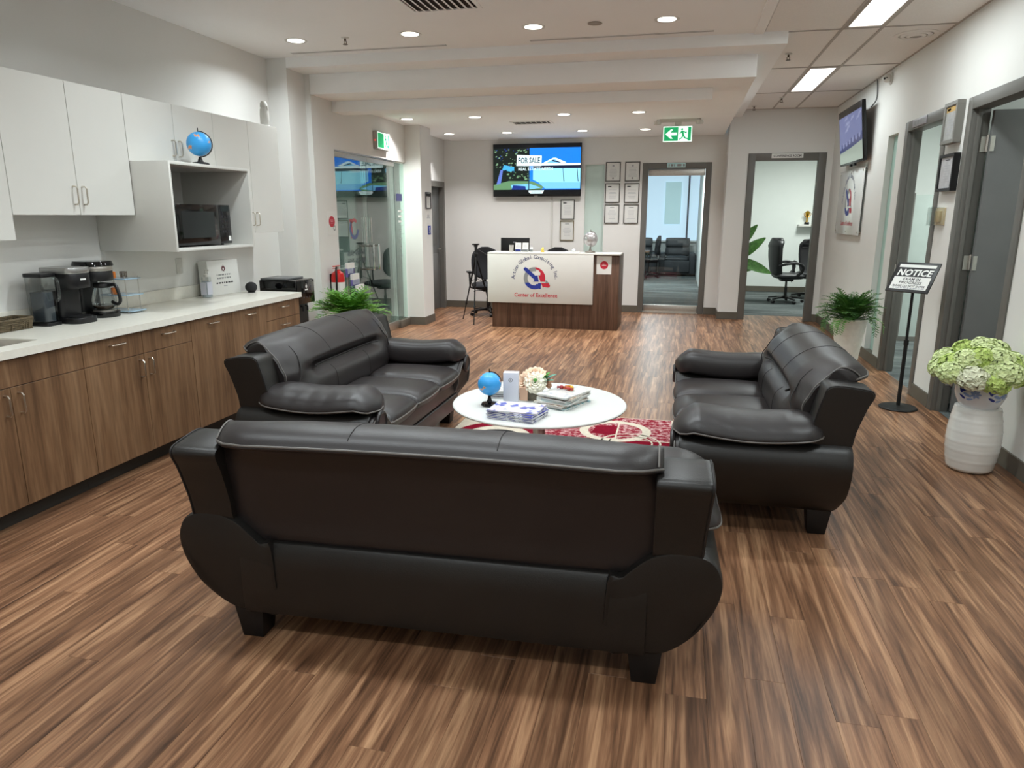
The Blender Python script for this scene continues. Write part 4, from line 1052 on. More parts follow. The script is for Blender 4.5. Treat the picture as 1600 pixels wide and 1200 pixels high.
# outlet
t = thing('wall_outlet', 'white double outlet plate on the wall above the counter', 'outlet', (-3.87, 4.98, 1.12))
part('plate', MB().box((-3.8695, 4.945, 1.12), (-3.862, 5.015, 1.24)), M_WHITE, t, bevel=.002)
part('socket', MB().box((-3.862, 4.962, 1.135), (-3.860, 4.998, 1.17)), M_WHITE, t, bevel=.0008)
part('socket', MB().box((-3.862, 4.962, 1.19), (-3.860, 4.998, 1.225)), M_WHITE, t, bevel=.0008)
# water cooler
t = thing('water_cooler', 'black freestanding water cooler beside the end of the counter', 'water cooler', (-3.49, 5.92, 0))
part('body', MB().box((-3.645, 5.79, .01), (-3.345, 6.04, .82)), M_BLACK, t, bevel=.012, seg=3)
hd = part('head', MB().box((-3.67, 5.765, .82), (-3.30, 6.075, 1.005)), M_BLACKG, t, bevel=.012, seg=3)
part('top_lid', MB().box((-3.66, 5.775, 1.0055), (-3.39, 6.065, 1.022)), mat('lid_grey', (86, 87, 88), .35), hd, bevel=.006)
part('front_panel', MB().box((-3.2995, 5.77, .79), (-3.288, 6.07, 1.0)), M_BLACKG, hd, bevel=.004)
p = Print((-3.2875, 5.92, .93), (0, 1, 0), (0, 0, 1)); p.circle((0, .012), .014, M_PAPER, 0); p.poly([(-.008, .018), (.008, .018), (0, .042)], M_PAPER, .0003); p.lines(-.035, -.022, .035, -.008, 1, M_PAPER, 0, th=.9)
for k in range(3): p.circle((-.05+.05*k, -.085), .009, M_INK, 0)
p.build('controls', hd)
part('drip_tray', MB().box((-3.345, 5.83, .42), (-3.29, 6.0, .45)), M_BLACK, t, bevel=.004)
for k in (-.04, .04): part('tap', MB().tube([(-3.33, 5.92+k, .765), (-3.31, 5.92+k, .76), (-3.31, 5.92+k, .72)], .009, 8), M_BLACK, t)
for sx in (-3.60, -3.39):
    for sy in (5.82, 6.01): part('foot', MB().cyl((sx, sy, 0), .018, .011, 12), M_BLACK, t)
# ================================================================ logo used on the desk and on the wall board
def draw_logo(p, c, s, lay=.0004):
    """round arrow emblem about 2s wide, with arched name above and red motto below"""
    X = lambda pts: [(c[0]+x*s, c[1]+y*s) for x, y in pts]
    p.ring(c, .64*s, 1.0*s, M_GREY, 78, 215, lay); p.ring((c[0], c[1]+.02*s), .86*s, 1.0*s, M_GREY, 215, 240, lay)
    # blue lower crescent and diagonal arrow
    arc = [(cos(radians(a)), sin(radians(a))) for a in range(205, 306, 6)]
    inn = [(.66*cos(radians(a))+.02, .62*sin(radians(a))-.02) for a in range(306, 214, -6)]
    p.poly(X(arc+[(.62, -.95), (.50, -.52), (.12, -.52), (.10, -.62)]+inn[4:]), M_BLUE, lay*1.5)
    p.poly(X([(-1.02, .88), (-.86, 1.0), (-.70, .92), (.10, .22), (.28, .30), (.40, -.30), (-.12, -.30), (.0, -.14), (-.98, .72)]), M_BLUE, lay*2)
    p.poly(X([(.34, -.42), (.62, -.42), (.56, -.98), (.30, -.9)]), M_BLUE, lay*2)
    # red right arrow
    outer = [(cos(radians(a)), sin(radians(a))) for a in range(88, -12, -8)]
    p.poly(X(outer+[(.98, -.30), (.56, -.30), (.36, .30), (.52, .26), (.56, .48), (.38, .72), (.12, .82)]), M_RED, lay*1.5)
    p.poly(X([(.62, -.42), (1.32, -.42), (1.44, -.62), (1.40, -.78), (1.24, -.82), (.86, -.76), (.80, -.88)]), M_RED, lay*1.5)
    p.poly(X([(1.02, -.12), (1.34, -.40), (1.02, -.40)]), M_GREY, lay)
    p.arc_text('Action Global Consulting Inc.', (c[0]+.02*s, c[1]-.08*s), 2.02*s, 176, 2, .33*s, M_INKBLUE, lay, bold=.012)
    p.text('Center of Excellence', (c[0]+.12*s, c[1]-1.52*s), .34*s, M_RED, lay, width=4.0*s, bold=.018)
# ================================================================ reception desk
t = thing('reception_desk', 'walnut reception desk with a white front panel and company emblem', 'desk', (-1.70, 10.1, 0))
part('base', MB().box((-2.58, 9.955, .0), (-.80, 10.30, 1.045)), M_DESKW, t, bevel=.002)
part('end_panel', MB().box((-.80, 9.95, 0), (-.775, 10.75, 1.045)), M_DESKW, t, bevel=.002)
part('end_panel', MB().box((-2.58, 10.30, 0), (-2.555, 10.75, .74)), M_DESKW, t, bevel=.002)
part('counter', MB().box((-2.635, 9.905, 1.0455), (-.755, 10.34, 1.068)), M_WHITE, t, bevel=.002)
part('work_surface', MB().box((-2.62, 10.30, .74), (-.80, 10.95, .765)), M_WHITE, t, bevel=.002)
fp = part('front_panel', MB().box((-2.635, 9.905, .362), (-1.125, 9.954, 1.045)), M_WHITE, t, bevel=.002)
p = Print((-2.635, 9.904, .362), (1, 0, 0), (0, 0, 1)); draw_logo(p, (.685, .352), .155); p.build('emblem', fp)
t = thing('paper_sign', 'white paper with a red dot taped to the desk front', 'sign', (-.98, 9.954, .79))
part('sheet', MB().box((-1.085, 9.952, .785), (-.88, 9.9545, 1.035)), M_PAPER, t)
p = Print((-1.085, 9.9515, .785), (1, 0, 0), (0, 0, 1)); p.circle((.105, .125), .056, M_RED, 0); p.rect(.075, .118, .135, .124, M_PAPER, .0004); p.rect(.085, .135, .11, .140, M_PAPER, .0004); p.rect(.02, .205, .09, .212, M_RED, 0); p.build('print', t)
DZ = 1.0685
globe('silver globe standing on the reception desk counter', (-1.205, 10.18), DZ, .10, mat('globe_silver', (176, 172, 172), .3, metal=.6, var=.25, vscale=22), mat('stand_pewter', (140, 134, 126), .3, metal=.8), .185)
# monitor seen from behind
t = thing('monitor', 'black computer monitor on the reception desk, seen from behind', 'monitor', (-2.39, 10.62, .765))
part('panel', MB().box((-2.61, 10.60, 1.0), (-2.17, 10.635, 1.25)), M_BLACK, t, bevel=.006)
part('stand', MB().box((-2.42, 10.59, .775), (-2.36, 10.605, 1.10)).box((-2.51, 10.53, .7655), (-2.27, 10.70, .776)), M_BLACK, t, bevel=.003)
p = Print((-2.42, 10.599, 1.185), (1, 0, 0), (0, 0, 1)); p.rect(0, 0, .05, .008, M_INKG, 0); p.rect(.006, -.018, .044, -.003, M_INK, 0); p.build('badge', t)
for k, (x, rz) in enumerate(((-2.24, .05), (-2.135, -.05), (-2.05, .2))):
    t = thing('leaflet_holder', ['clear leaflet holder with white and blue leaflets on the desk', 'clear leaflet holder with a white leaflet beside the blue one', 'narrow clear holder with folded white leaflets on the desk'][k], 'leaflet holder', (x, 10.15, DZ), rz)
    w_ = .045 if k < 2 else .025
    part('stand', MB().box((-w_, -.03, 0), (w_, .03, .004)).box((-w_, .018, .004), (w_, .022, .06)).box((-w_, -.028, .004), (w_, -.025, .04)), M_CLEAR, t, world=False)
    part('leaflets', MB().loft([[(-w_+.003, -.02, .005), (w_-.003, -.02, .005), (w_-.003, .012, .005), (-w_+.003, .012, .005)], [(-w_+.003, .002, .128-.03*k*(k == 2)), (w_-.003, .002, .128-.03*k*(k == 2)), (w_-.003, .016, .128-.03*k*(k == 2)), (-w_+.003, .016, .128-.03*k*(k == 2))]]), M_PAPER, t, world=False)
    p = Print((0, -.0205, .006), (1, 0, 0), (0, .17, 1)); p.rect(-w_+.005, 0, w_-.005, .03, M_BLUE if k == 0 else M_GREY, 0); p.lines(-w_+.01, .045, w_-.01, .105, 5, M_INKG, 0, seed=k); p.build('print', t, world=False)
solo('pen_cup', MB().lathe([(.028, 0), (.030, .005), (.034, .095), (.031, .095), (.028, .01), (.001, .01)], (0,0,0), 20), mat('cup_grey', (176, 172, 166), .5), 'plain grey cup on the desk in front of the monitor', 'cup', loc=(-2.335, 10.12, DZ))
t = thing('yellow_ornament', 'small yellow ornament on the desk counter', 'ornament', (-1.875, 10.1, DZ))
part('base', MB().lathe([(.028, 0), (.028, .012), (.018, .018)], (0,0,0), 16), mat('ornament_gold', (206, 176, 80), .4), t, world=False)
part('body', MB().sphere((0, 0, .034), .022, 16, 10, sc=(1, .8, 1)).sphere((.004, 0, .06), .012, 12, 8), mat('ornament_yellow', (228, 206, 90), .5), t, world=False)
solo('paper_stack', MB().box((-.12, -.05, 0), (.12, .05, .008)).box((-.09, -.04, .008), (.10, .045, .014)), M_PAPER, 'flat stack of white papers on the desk by the silver globe', 'papers', loc=(-1.46, 10.12, DZ))
solo('desk_bell', MB().lathe([(.035, 0), (.035, .006), (.03, .02), (.016, .034), (.004, .038), (.004, .046), (.001, .047)], (0,0,0), 20), mat('bell_pale', (206, 208, 210), .3, metal=.5), 'small domed pale bell on the papers at the desk', 'bell', loc=(-1.43, 10.12, DZ+.0145))

# ================================================================ office chairs
def office_chair(label, loc, rz, style='task', group='black office chairs'):
    t = thing('office_chair', label, 'chair', loc, rz, group)
    P = lambda n, mb, m_, par=t, **k: part(n, mb, m_, par, world=False, **k)
    lea = mat('chair_leather', (26, 26, 28), .38, spec=.5, var=.1) if style == 'exec' else mat('chair_mesh', (28, 28, 31), .85, var=.1)
    hub = P('base', MB().lathe([(.05, .07), (.045, .12), (.03, .13)], (0,0,0), 20), M_BLACK)
    for k in range(5):
        a = 2*pi*k/5+.3
        leg_ = P('base_leg', MB().loft([[(cos(a)*r-sin(a)*w_, sin(a)*r+cos(a)*w_, z_) for w_, z_ in ((-wd, z0), (wd, z0), (wd, z1), (-wd, z1))] for r, wd, z0, z1 in ((.03, .026, .075, .115), (.16, .022, .078, .108), (.30, .016, .062, .085))]), M_BLACK, bevel=.004)
        cx, cy = cos(a)*.29, sin(a)*.29
        P('caster', MB().loft([[(cx-sin(a)*w_+cos(a)*.0+.026*cos(b)*cos(a), cy+cos(a)*w_+.026*cos(b)*sin(a), .028+.026*sin(b)) for b in [2*pi*i/14 for i in range(14)]] for w_ in (-.022, .022)]), M_BLACK, leg_)
    P('gas_lift', MB().lathe([(.026, .12), (.026, .27), (.018, .27), (.018, .40)], (0,0,0), 16), M_BLACK)
    P('mechanism', MB().box((-.09, -.11, .385), (.09, .10, .425)), M_BLACK, bevel=.008)
    P('tilt_lever', MB().tube([(.08, .02, .40), (.20, .03, .40), (.235, .03, .385)], .007, 6), M_BLACK)
    mb, loop = pillow(.50, .48, .11, 14); mb.xf(Matrix.Translation((0, .02, .475)))
    sc = P('seat', mb, lea, smooth=0); weld(sc)
    H0, H1 = (.50, 1.14) if style == 'exec' else (.56, 1.08)
    rings = []
    for i in range(15):
        f = i/14; z_ = H0+(H1-H0)*f
        wd = (.19+.06*sin(pi*min(1, f*.75)))*(1 if f < .82 else sqrt(max(.02, 1-((f-.82)/.185)**2))) if style == 'exec' else .24*sqrt(max(.06, 1-abs(2*f-1)**3.2))
        yb = -.20-.03*sin(pi*f)-.06*f+(.05*max(0, f-.8)/.2 if style == 'exec' else 0)
        tk_ = (.075+.012*(1 if f > .78 else 0)) if style == 'exec' else .03
        r = []
        for j in range(20):
            a = 2*pi*j/20; ca, sa = cos(a), sin(a)
            px = wd*abs(ca)**.6*(1 if ca > 0 else -1)
            r.append((px, yb+tk_*abs(sa)**.8*(1 if sa > 0 else -1)+.08*(px/.25)**2, z_))
        rings.append(r)
    bk = P('backrest', MB().loft(rings), lea, smooth=60)
    if style == 'exec':
        P('headrest_roll', MB().loft([[(x, -.235+.055*s_*cos(a)+.08*(x/.25)**2+.02, 1.06+.075*s_*sin(a)) for a in [2*pi*i/16 for i in range(16)]] for x, s_ in ((-.19, .5), (-.17, .95), (-.08, 1.05), (0, 1.08), (.08, 1.05), (.17, .95), (.19, .5))]), lea, bk, smooth=60)
        P('stitch_line', MB().tube([(x, -.19+.08*(x/.25)**2, .97) for x in (-.18, -.09, 0, .09, .18)], .006, 6), M_SEAM, bk)
    else:
        P('back_bracket', MB().tube(cr([(0, -.10, .40), (0, -.22, .42), (0, -.265, .52), (0, -.27, .72)], 14, False), .022, 8), M_BLACK, bk)
    for s_ in (-1, 1):
        if style == 'exec':
            P('armrest', MB().tube(cr([(s_*.25, -.20, .66), (s_*.285, -.08, .70), (s_*.29, .08, .71), (s_*.285, .18, .66), (s_*.275, .17, .56), (s_*.25, .08, .47)], 28, False), .024, 8), M_BLACK, smooth=60)
        else:
            P('armrest', MB().tube([(s_*.20, .0, .43), (s_*.29, .0, .45), (s_*.30, .0, .68)], .016, 8).cbox((s_*.30, .02, .695), (.07, .25, .03)), M_BLACK, bevel=.008)
    return t
office_chair('black task chair beside the tripod at the reception desk', (-2.96, 11.15, 0), radians(205))
office_chair('black office chair tucked behind the reception desk counter', (-1.86, 11.25, 0), radians(185))
# ---- tripod
t = thing('tripod', 'black camera tripod standing beside the reception desk', 'tripod', (-2.97, 10.33, 0))
hx, hy = -2.925, 10.33
part('centre_column', MB().tube([(hx, hy, .62), (hx, hy, 1.10)], .012, 8), M_BLACKM, t)
for fx, fy in ((-3.20, 10.53), (-2.87, 9.99), (-2.72, 10.60)):
    A = Vector((hx, hy, .99)); B = Vector((fx, fy, 0.006)); lg = part('leg', MB().tube([A, A.lerp(B, .42)], .013, 8).tube([A.lerp(B, .40), A.lerp(B, .74)], .010, 8).tube([A.lerp(B, .72), B], .0075, 8), M_BLACKM, t)
    for f in (.42, .74): part('leg_clamp', MB().tube([A.lerp(B, f-.015), A.lerp(B, f+.015)], .018, 8), M_BLACK, lg)
    part('brace', MB().tube([(hx, hy, .66), A.lerp(B, .40)], .004, 6), M_BLACKM, lg)
hd = part('pan_head', MB().lathe([(.03, 1.0), (.03, 1.03), (.02, 1.04), (.02, 1.12), (.03, 1.125), (.03, 1.15)], (hx, hy, 0), 16), M_BLACK, t)
part('phone_plate', MB().cbox((hx, hy, 1.16), (.10, .07, .02)), M_BLACK, hd, bevel=.004)
part('pan_handle', MB().tube([(hx, hy, 1.10), (hx+.16, hy+.05, 1.0)], .008, 7), M_BLACK, hd)

# ================================================================ screens and frames on the back wall
def emis(name, c, e=1.4): return mat(name, (8, 8, 8), .25, emit=e, ecol=c, var=0)
EM = {n: emis('screen_'+n, c) for n, c in dict(sky=(24, 126, 250), sky2=(64, 158, 255), tree=(16, 26, 22), leaf=(120, 156, 120), trunk=(96, 120, 200), house=(150, 226, 250), house2=(120, 196, 245), roof=(228, 248, 255), dark=(14, 24, 54), grass=(98, 140, 100), white=(232, 252, 252), ink=(28, 62, 84), blue=(24, 50, 130), cyan=(70, 170, 214), black=(5, 6, 10)).items()}
M_BEZEL = mat('tv_bezel', (14, 14, 16), .25, spec=.5, var=0)
t = thing('television', 'large wall television showing a FOR SALE sign before a house', 'television', (-2.335, YB-.06, 1.88))
x0, x1, z0, z1 = -3.07, -1.595, 1.885, 2.722
part('housing', MB().box((x0, YB-.085, z0), (x1, YB-.04, z1)), M_BEZEL, t, bevel=.004)
part('wall_mount', MB().box((-2.6, YB-.04, 2.1), (-2.1, YB-.001, 2.5)), M_BLACKM, t)
part('logo_bar', MB().box((-2.37, YB-.088, z0+.004), (-2.31, YB-.085, z0+.012)), M_STEEL, t)
sx0, sx1, sz0, sz1 = x0+.012, x1-.012, z0+.03, z1-.014
W_, H_ = sx1-sx0, sz1-sz0
p = Print((sx0, YB-.0855, sz0), (1, 0, 0), (0, 0, 1))
def uv(pts): return [(u*W_, v*H_) for u, v in pts]
def R_(a, b, c, d, m_, l): p.poly(uv([(a, b), (c, b), (c, d), (a, d)]), m_, l)
e_ = .0004
R_(0, 0, 1, 1, EM['black'], 0)
R_(.38, .10, 1, .93, EM['sky'], e_); R_(0, .10, .42, .93, EM['tree'], e_*2)
R_(.7, .75, 1, .93, EM['sky'], e_*2)
p.poly(uv([(.10, .50), (.24, .45), (.24, .56), (.12, .60)]), EM['cyan'], e_*3)
rdt = random.Random(4)
for k in range(70):
    u, v = rdt.uniform(.01, .40), rdt.uniform(.52, .91); s_ = rdt.uniform(.008, .022)
    p.poly(uv([(u, v), (u+s_, v+s_*.4), (u+s_*.8, v+s_*1.5), (u-s_*.3, v+s_)]), EM['leaf'] if k % 3 else EM['blue'], e_*3+k*1e-6)
for k in range(26):
    u, v = rdt.uniform(.12, .42), rdt.uniform(.26, .48); s_ = rdt.uniform(.01, .03)
    p.poly(uv([(u, v), (u+s_, v), (u+s_, v+s_*1.3), (u, v+s_)]), [EM['grass'], EM['dark'], EM['leaf']][k % 3], e_*3.5+k*1e-6)
p.poly(uv([(.03, .20), (.08, .20), (.11, .50), (.08, .50)]), EM['trunk'], e_*4)
p.poly(uv([(.0, .10), (.55, .10), (.60, .16), (.45, .27), (.18, .28), (.0, .20)]), EM['grass'], e_*4)
p.poly(uv([(.20, .20), (.42, .22), (.55, .14), (.40, .10), (.22, .10)]), EM['house2'], e_*5)
p.poly(uv([(.21, .10), (.38, .10), (.37, .17), (.23, .19)]), EM['blue'], e_*6)
p.poly(uv([(.46, .30), (.46, .52), (1, .52), (1, .12), (.60, .12), (.52, .25)]), EM['house'], e_*5)
p.poly(uv([(.52, .25), (1, .24), (1, .12), (.60, .12)]), EM['house2'], e_*6)
for u in (.80, .96): p.poly(uv([(u, .52), (u+.006, .52), (u+.02, .26), (u+.012, .26)]), EM['dark'], e_*7)
R_(.46, .52, 1, .58, EM['dark'], e_*7); R_(.55, .58, 1, .62, EM['roof'], e_*8)
p.poly(uv([(.56, .62), (.69, .73), (.72, .73), (.84, .64), (.80, .62)]), EM['roof'], e_*8); p.poly(uv([(.61, .63), (.69, .70), (.71, .70), (.78, .63)]), EM['house2'], e_*9)
p.poly(uv([(.66, .665), (.69, .69), (.78, .64), (.76, .635)]), EM['dark'], e_*10)
p.poly(uv([(.266, .58), (.275, .80), (.56, .775), (.555, .57)]), EM['white'], e_*11)
p.text('FOR SALE', (.415*W_, .685*H_), .11*H_, EM['ink'], e_*12, width=.25*W_, bold=.02)
p.text('REAL ESTATE NEEDS', (.49*W_, .515*H_), .055*H_, EM['white'], e_*12, width=.40*W_, bold=.01)
R_(.405, .10, .418, .50, EM['ink'], e_*11)
p.poly(uv([(.41, .055), (.43, .02), (.57, .02), (.59, .085), (.41, .085)]), EM['white'], e_*12); p.lines(.43*W_, .03*H_, .57*W_, .075*H_, 3, EM['ink'], e_*13, seed=3)
p.build('screen', t)
solo('cable_raceway', MB().box((-2.095, YB-.016, .80), (-2.070, YB-.0005, 1.884)), M_WHITE, 'white vertical cable channel running down below the big television', 'cable cover', bevel=.003)
def certificate(label, org, u, w_, h_, frame_m, seed, group, depth=.018, rail=.014, head=False, head_m=None, col=None, glaze=True):
    """framed sheet; org = lower-left corner on the wall, u = right axis as seen, normal = toward viewer"""
    u = Vector(u); n = u.cross(Vector((0, 0, 1))); o_ = Vector(org); ctr = o_+u*w_/2
    t = thing('picture_frame', label, 'frame', tuple(ctr), group=group)
    def B(a0, b0, a1, b1, d0, d1):
        A = o_+u*a0+Vector((0, 0, b0))+n*d0; C = o_+u*a1+Vector((0, 0, b1))+n*d1
        return tuple(min(A[i], C[i]) for i in range(3)), tuple(max(A[i], C[i]) for i in range(3))
    mb = MB()
    for q in ((0, 0, w_, rail), (0, h_-rail, w_, h_), (0, rail, rail, h_-rail), (w_-rail, rail, w_, h_-rail)): mb.box(*B(*q, .001, depth))
    part('frame', mb, frame_m, t, bevel=.0015, seg=1)
    part('sheet', MB().box(*B(rail, rail, w_-rail, h_-rail, .001, max(.005, depth-.012))), col or M_PAPER, t)
    sd = max(.005, depth-.012); p = Print(o_+n*(sd+.0006), u, (0, 0, 1)); 
    if head: p.rect(rail+.004, h_-rail-.045, w_-rail-.004, h_-rail-.006, head_m or M_INK, 0)
    p.lines(w_*.22, h_*.22, w_*.80, h_*.72, 7, M_INKG, 0, seed=seed, th=.2)
    if seed % 3 == 0: p.circle((w_/2, h_*.80), w_*.07, M_INKG, 0); p.circle((w_/2, h_*.17), w_*.06, M_GREY, 0)
    elif seed % 3 == 1: p.rect(w_*.18, h_*.80, w_*.42, h_*.86, M_INK, 0)
    else: p.lines(w_*.3, h_*.80, w_*.72, h_*.87, 1, M_INK, 0, seed=seed)
    p.build('document', t)
    if glaze: part('glazing', MB().box(*B(rail, rail, w_-rail, h_-rail, depth-.005, depth-.0035)), M_GLAZE, t)
    return t
M_FRG = mat('frame_pewter', (92, 90, 86), .35, metal=.4); M_FRS = mat('frame_gold', (150, 138, 112), .35, metal=.5)
k = 0
for col_, xs in (('beside the frosted strip', -1.205), ('beside the glass office door', -.895)):
    for row, z_ in (('top', 2.115), ('middle', 1.782), ('bottom', 1.452)):
        certificate('grey-framed certificate, %s of the column %s' % (row, col_), (xs, YB, z_), (1, 0, 0), .24, .305, M_FRG, k, 'framed certificates on the back wall'); k += 1
certificate('grey-framed certificate below the big television, upper of the two', (-1.935, YB, 1.515), (1, 0, 0), .235, .32, M_FRG, 7, 'framed certificates under the television')
certificate('gold-edged framed certificate below the big television, lower of the two', (-1.94, YB, 1.17), (1, 0, 0), .235, .325, M_FRS, 2, 'framed certificates under the television')
# room plates
def plate(label, org, u, w_, h_, txt, m_=None, marks=None):
    u = Vector(u); n = u.cross(Vector((0, 0, 1))); o_ = Vector(org)
    t = thing('room_plate', label, 'sign', tuple(o_+u*w_/2))
    A, C = o_, o_+u*w_+Vector((0, 0, h_))+n*.006
    part('plate', MB().box(tuple(min(A[i], C[i]) for i in range(3)), tuple(max(A[i], C[i]) for i in range(3))), m_ or M_PAPER, t, bevel=.001)
    p = Print(o_+n*.0064, u, (0, 0, 1))
    if txt: p.text(txt, (w_/2, h_/2), h_*.46, M_INK, 0, width=w_*.88, bold=.02)
    if marks:
        for a, b in marks: p.rect(a*w_, h_*.25, b*w_, h_*.78, M_GREY, 0)
    p.build('lettering', t)
plate('white CONFERENCE ROOM plate over the conference doorway', (1.275, YC-.0125, 2.402), (1, 0, 0), .44, .066, 'CONFERENCE ROOM')
plate('pale blue room plate over the glass office door', (-.235, YB-.0125, 2.322), (1, 0, 0), .285, .066, None, mat('plate_aqua', (188, 224, 226), .3), [(.08, .14), (.2, .34), (.38, .42), (.55, .78), (.86, .96)])
plate('grey room plate over the doorway next to the strip window', (XR-.0125, 7.78, 2.385), (0, -1, 0), .40, .07, None, mat('plate_lilac', (150, 146, 152), .4), [(.1, .3), (.35, .5), (.55, .7), (.75, .9)])
# notices on the column and the entry wall
certificate('framed notice with a dark heading on the entry column', (-3.59, 10.02, 1.67), (0, 1, 0), .22, .235, M_INK, 4, None, head=True, head_m=M_INK)
t = thing('access_sign', 'small blue sign with a white figure on the entry column', 'sign', (-3.59, 10.16, 1.30))
part('plate', MB().box((-3.589, 10.11, 1.30), (-3.585, 10.23, 1.43)), M_BLUE, t, bevel=.001)
p = Print((-3.5845, 10.11, 1.30), (0, 1, 0), (0, 0, 1)); p.circle((.06, .10), .012, M_PAPER, 0); p.ring((.06, .05), .02, .028, M_PAPER, -150, 90, 0, 20); p.rect(.052, .045, .062, .088, M_PAPER, .0003); p.build('figure', t)
t = thing('paper_notice', 'white paper notice under the framed notice on the column', 'notice', (-3.59, 10.13, 1.46))
part('sheet', MB().box((-3.589, 10.04, 1.47), (-3.587, 10.22, 1.65)), M_PAPER, t)
p = Print((-3.5865, 10.04, 1.47), (0, 1, 0), (0, 0, 1)); p.lines(.02, .06, .16, .12, 3, M_INKG, 0, seed=2, th=.4); p.build('print', t)
t = thing('paper_notice', 'white notice with a red disc on the wall beside the glass entry', 'notice', (XE, 7.55, 1.38))
part('sheet', MB().box((XE+.001, 7.43, 1.36), (XE+.003, 7.66, 1.62)), M_PAPER, t)
p = Print((XE+.0035, 7.43, 1.36), (0, 1, 0), (0, 0, 1)); p.circle((.11, .145), .072, M_RED, 0, rv=.062); p.lines(.07, .12, .15, .17, 3, mat('print_pink', (220, 150, 156), .6), .0003, seed=1, th=.35); p.ring((.165, .075), .018, .03, M_GREY, 0, 360, .0004, 20); p.build('print', t)
# ---- fire extinguisher
t = thing('fire_extinguisher', 'red fire extinguisher with a white label hung beside the glass entry', 'fire extinguisher', (-3.735, 7.45, .57))
c = (-3.735, 7.45, .57); M_FIRE = mat('fire_red', (196, 28, 26), .3, spec=.5)
part('cylinder', MB().lathe([(.05, 0), (.072, .012), (.075, .03), (.075, .32), (.066, .365), (.03, .395), (.028, .41)], c, 28), M_FIRE, t)
part('label', MB().lathe([(.0757, .13), (.0757, .27)], c, 28), mat('label_white', (222, 220, 214), .5), t)
part('valve', MB().cyl((c[0], c[1], c[2]+.41), .02, .035, 14), M_STEEL, t)
part('lever', MB().box((c[0]-.012, c[1]-.10, c[2]+.445), (c[0]+.012, c[1]+.05, c[2]+.455)).box((c[0]-.012, c[1]-.10, c[2]+.425), (c[0]+.012, c[1]+.02, c[2]+.433)), M_FIRE, t, bevel=.003)
part('hose', MB().tube(cr([(c[0], c[1]-.02, c[2]+.43), (c[0]+.02, c[1]-.075, c[2]+.42), (c[0]+.03, c[1]-.095, c[2]+.30), (c[0]+.02, c[1]-.09, c[2]+.12), (c[0]+.01, c[1]-.085, c[2]+.02)], 26, False), .011, 8), M_BLACK, t)
part('bracket', MB().box((XE+.0005, c[1]-.03, c[2]+.05), (c[0]-.074, c[1]+.03, c[2]+.36)), M_BLACKM, t)
# ---- brochure stand
t = thing('brochure_stand', 'three-pocket clear brochure stand beside the fire extinguisher', 'brochure stand', (-3.60, 7.70, 0))
part('pole', MB().tube([(-3.735, 7.70, .02), (-3.735, 7.70, .98)], .012, 8), M_STEEL, t)
part('base', MB().lathe([(.15, 0), (.15, .012), (.02, .025)], (-3.66, 7.70, 0), 28), M_BLACKM, t)
M_BROCH = mat('brochure_purple', (110, 104, 168), .4, var=.15, vscale=30)
for k, (xx, zz) in enumerate(((-3.70, .875), (-3.645, .75), (-3.59, .625))):
    part('pocket', MB().box((xx-.02, 7.60, zz), (xx-.017, 7.80, zz+.16)).box((xx-.02, 7.60, zz), (xx+.02, 7.80, zz+.004)).box((xx+.017, 7.60, zz), (xx+.02, 7.80, zz+.10)).box((-3.735, 7.69, zz+.02), (xx-.02, 7.71, zz+.035)), M_CLEAR, t)
    b_ = thing('brochure_stack', ['purple and white brochures in the top pocket of the stand', 'purple and white brochures in the middle pocket of the stand', 'purple and white brochures in the lowest pocket of the stand'][k], 'brochures', (xx, 7.70, zz+.005), group='brochures in the stand')
    part('sheets', MB().box((xx-.014, 7.61, zz+.005), (xx+.014, 7.79, zz+.10)), M_BROCH, b_)
    part('white_edge', MB().box((xx-.014, 7.61, zz+.10), (xx+.014, 7.79, zz+.165)), M_PAPER, b_)
# ================================================================ exit signs
M_EXG = mat('exit_green', (20, 150, 90), .4, emit=.8, ecol=(24, 164, 100), var=0); M_EXW = mat('exit_white', (230, 250, 240), .4, emit=1.0, ecol=(226, 250, 238), var=0)
def exit_face(p, w_, h_, arrow=True):
    p.rect(0, 0, w_, h_, M_EXW, 0)
    b = .02*w_+.004
    p.rect(b, b, w_-b, h_-b, M_EXG, .0004)
    p.rect(w_*.52, b, w_*.86, h_-b, M_EXW, .0008)
    if arrow: p.poly([(w_*.08, h_*.5), (w_*.26, h_*.80), (w_*.34, h_*.80), (w_*.25, h_*.60), (w_*.48, h_*.60), (w_*.48, h_*.42), (w_*.25, h_*.42), (w_*.34, h_*.2), (w_*.26, h_*.2)], M_EXW, .0008)
    m_ = M_EXG; X = lambda pts: [(w_*(.52+.36*a), h_*b2) for a, b2 in pts]
    p.circle((w_*.655, h_*.80), h_*.075, m_, .0012, 14)
    p.poly(X([(.30, .70), (.52, .70), (.60, .44), (.42, .40)]), m_, .0012)
    p.poly(X([(.30, .70), (.12, .52), (.17, .47), (.38, .62)]), m_, .0013); p.poly(X([(.50, .68), (.70, .54), (.84, .60), (.82, .66), (.70, .63), (.52, .72)]), m_, .0013)
    p.poly(X([(.42, .42), (.58, .44), (.72, .28), (.98, .22), (.96, .14), (.62, .20)]), m_, .0014); p.poly(X([(.42, .42), (.54, .40), (.42, .22), (.14, .12), (.10, .18), (.34, .28)]), m_, .0014)
ye = 10.0; s_ = ye/9.4
t = thing('exit_sign', 'lit green running-man exit sign with arrow hung before the office door', 'exit sign', (-.08, ye, 2.45))
x0, x1, z0, z1 = -.272, .106, 2.512, 2.715
part('housing', MB().box((x0, ye, z0), (x1, ye+.05, z1)), M_WHITE, t, bevel=.004)
p = Print((x0+.006, ye-.0008, z0+.006), (1, 0, 0), (0, 0, 1)); exit_face(p, x1-x0-.012, z1-z0-.012); p.build('face', t)
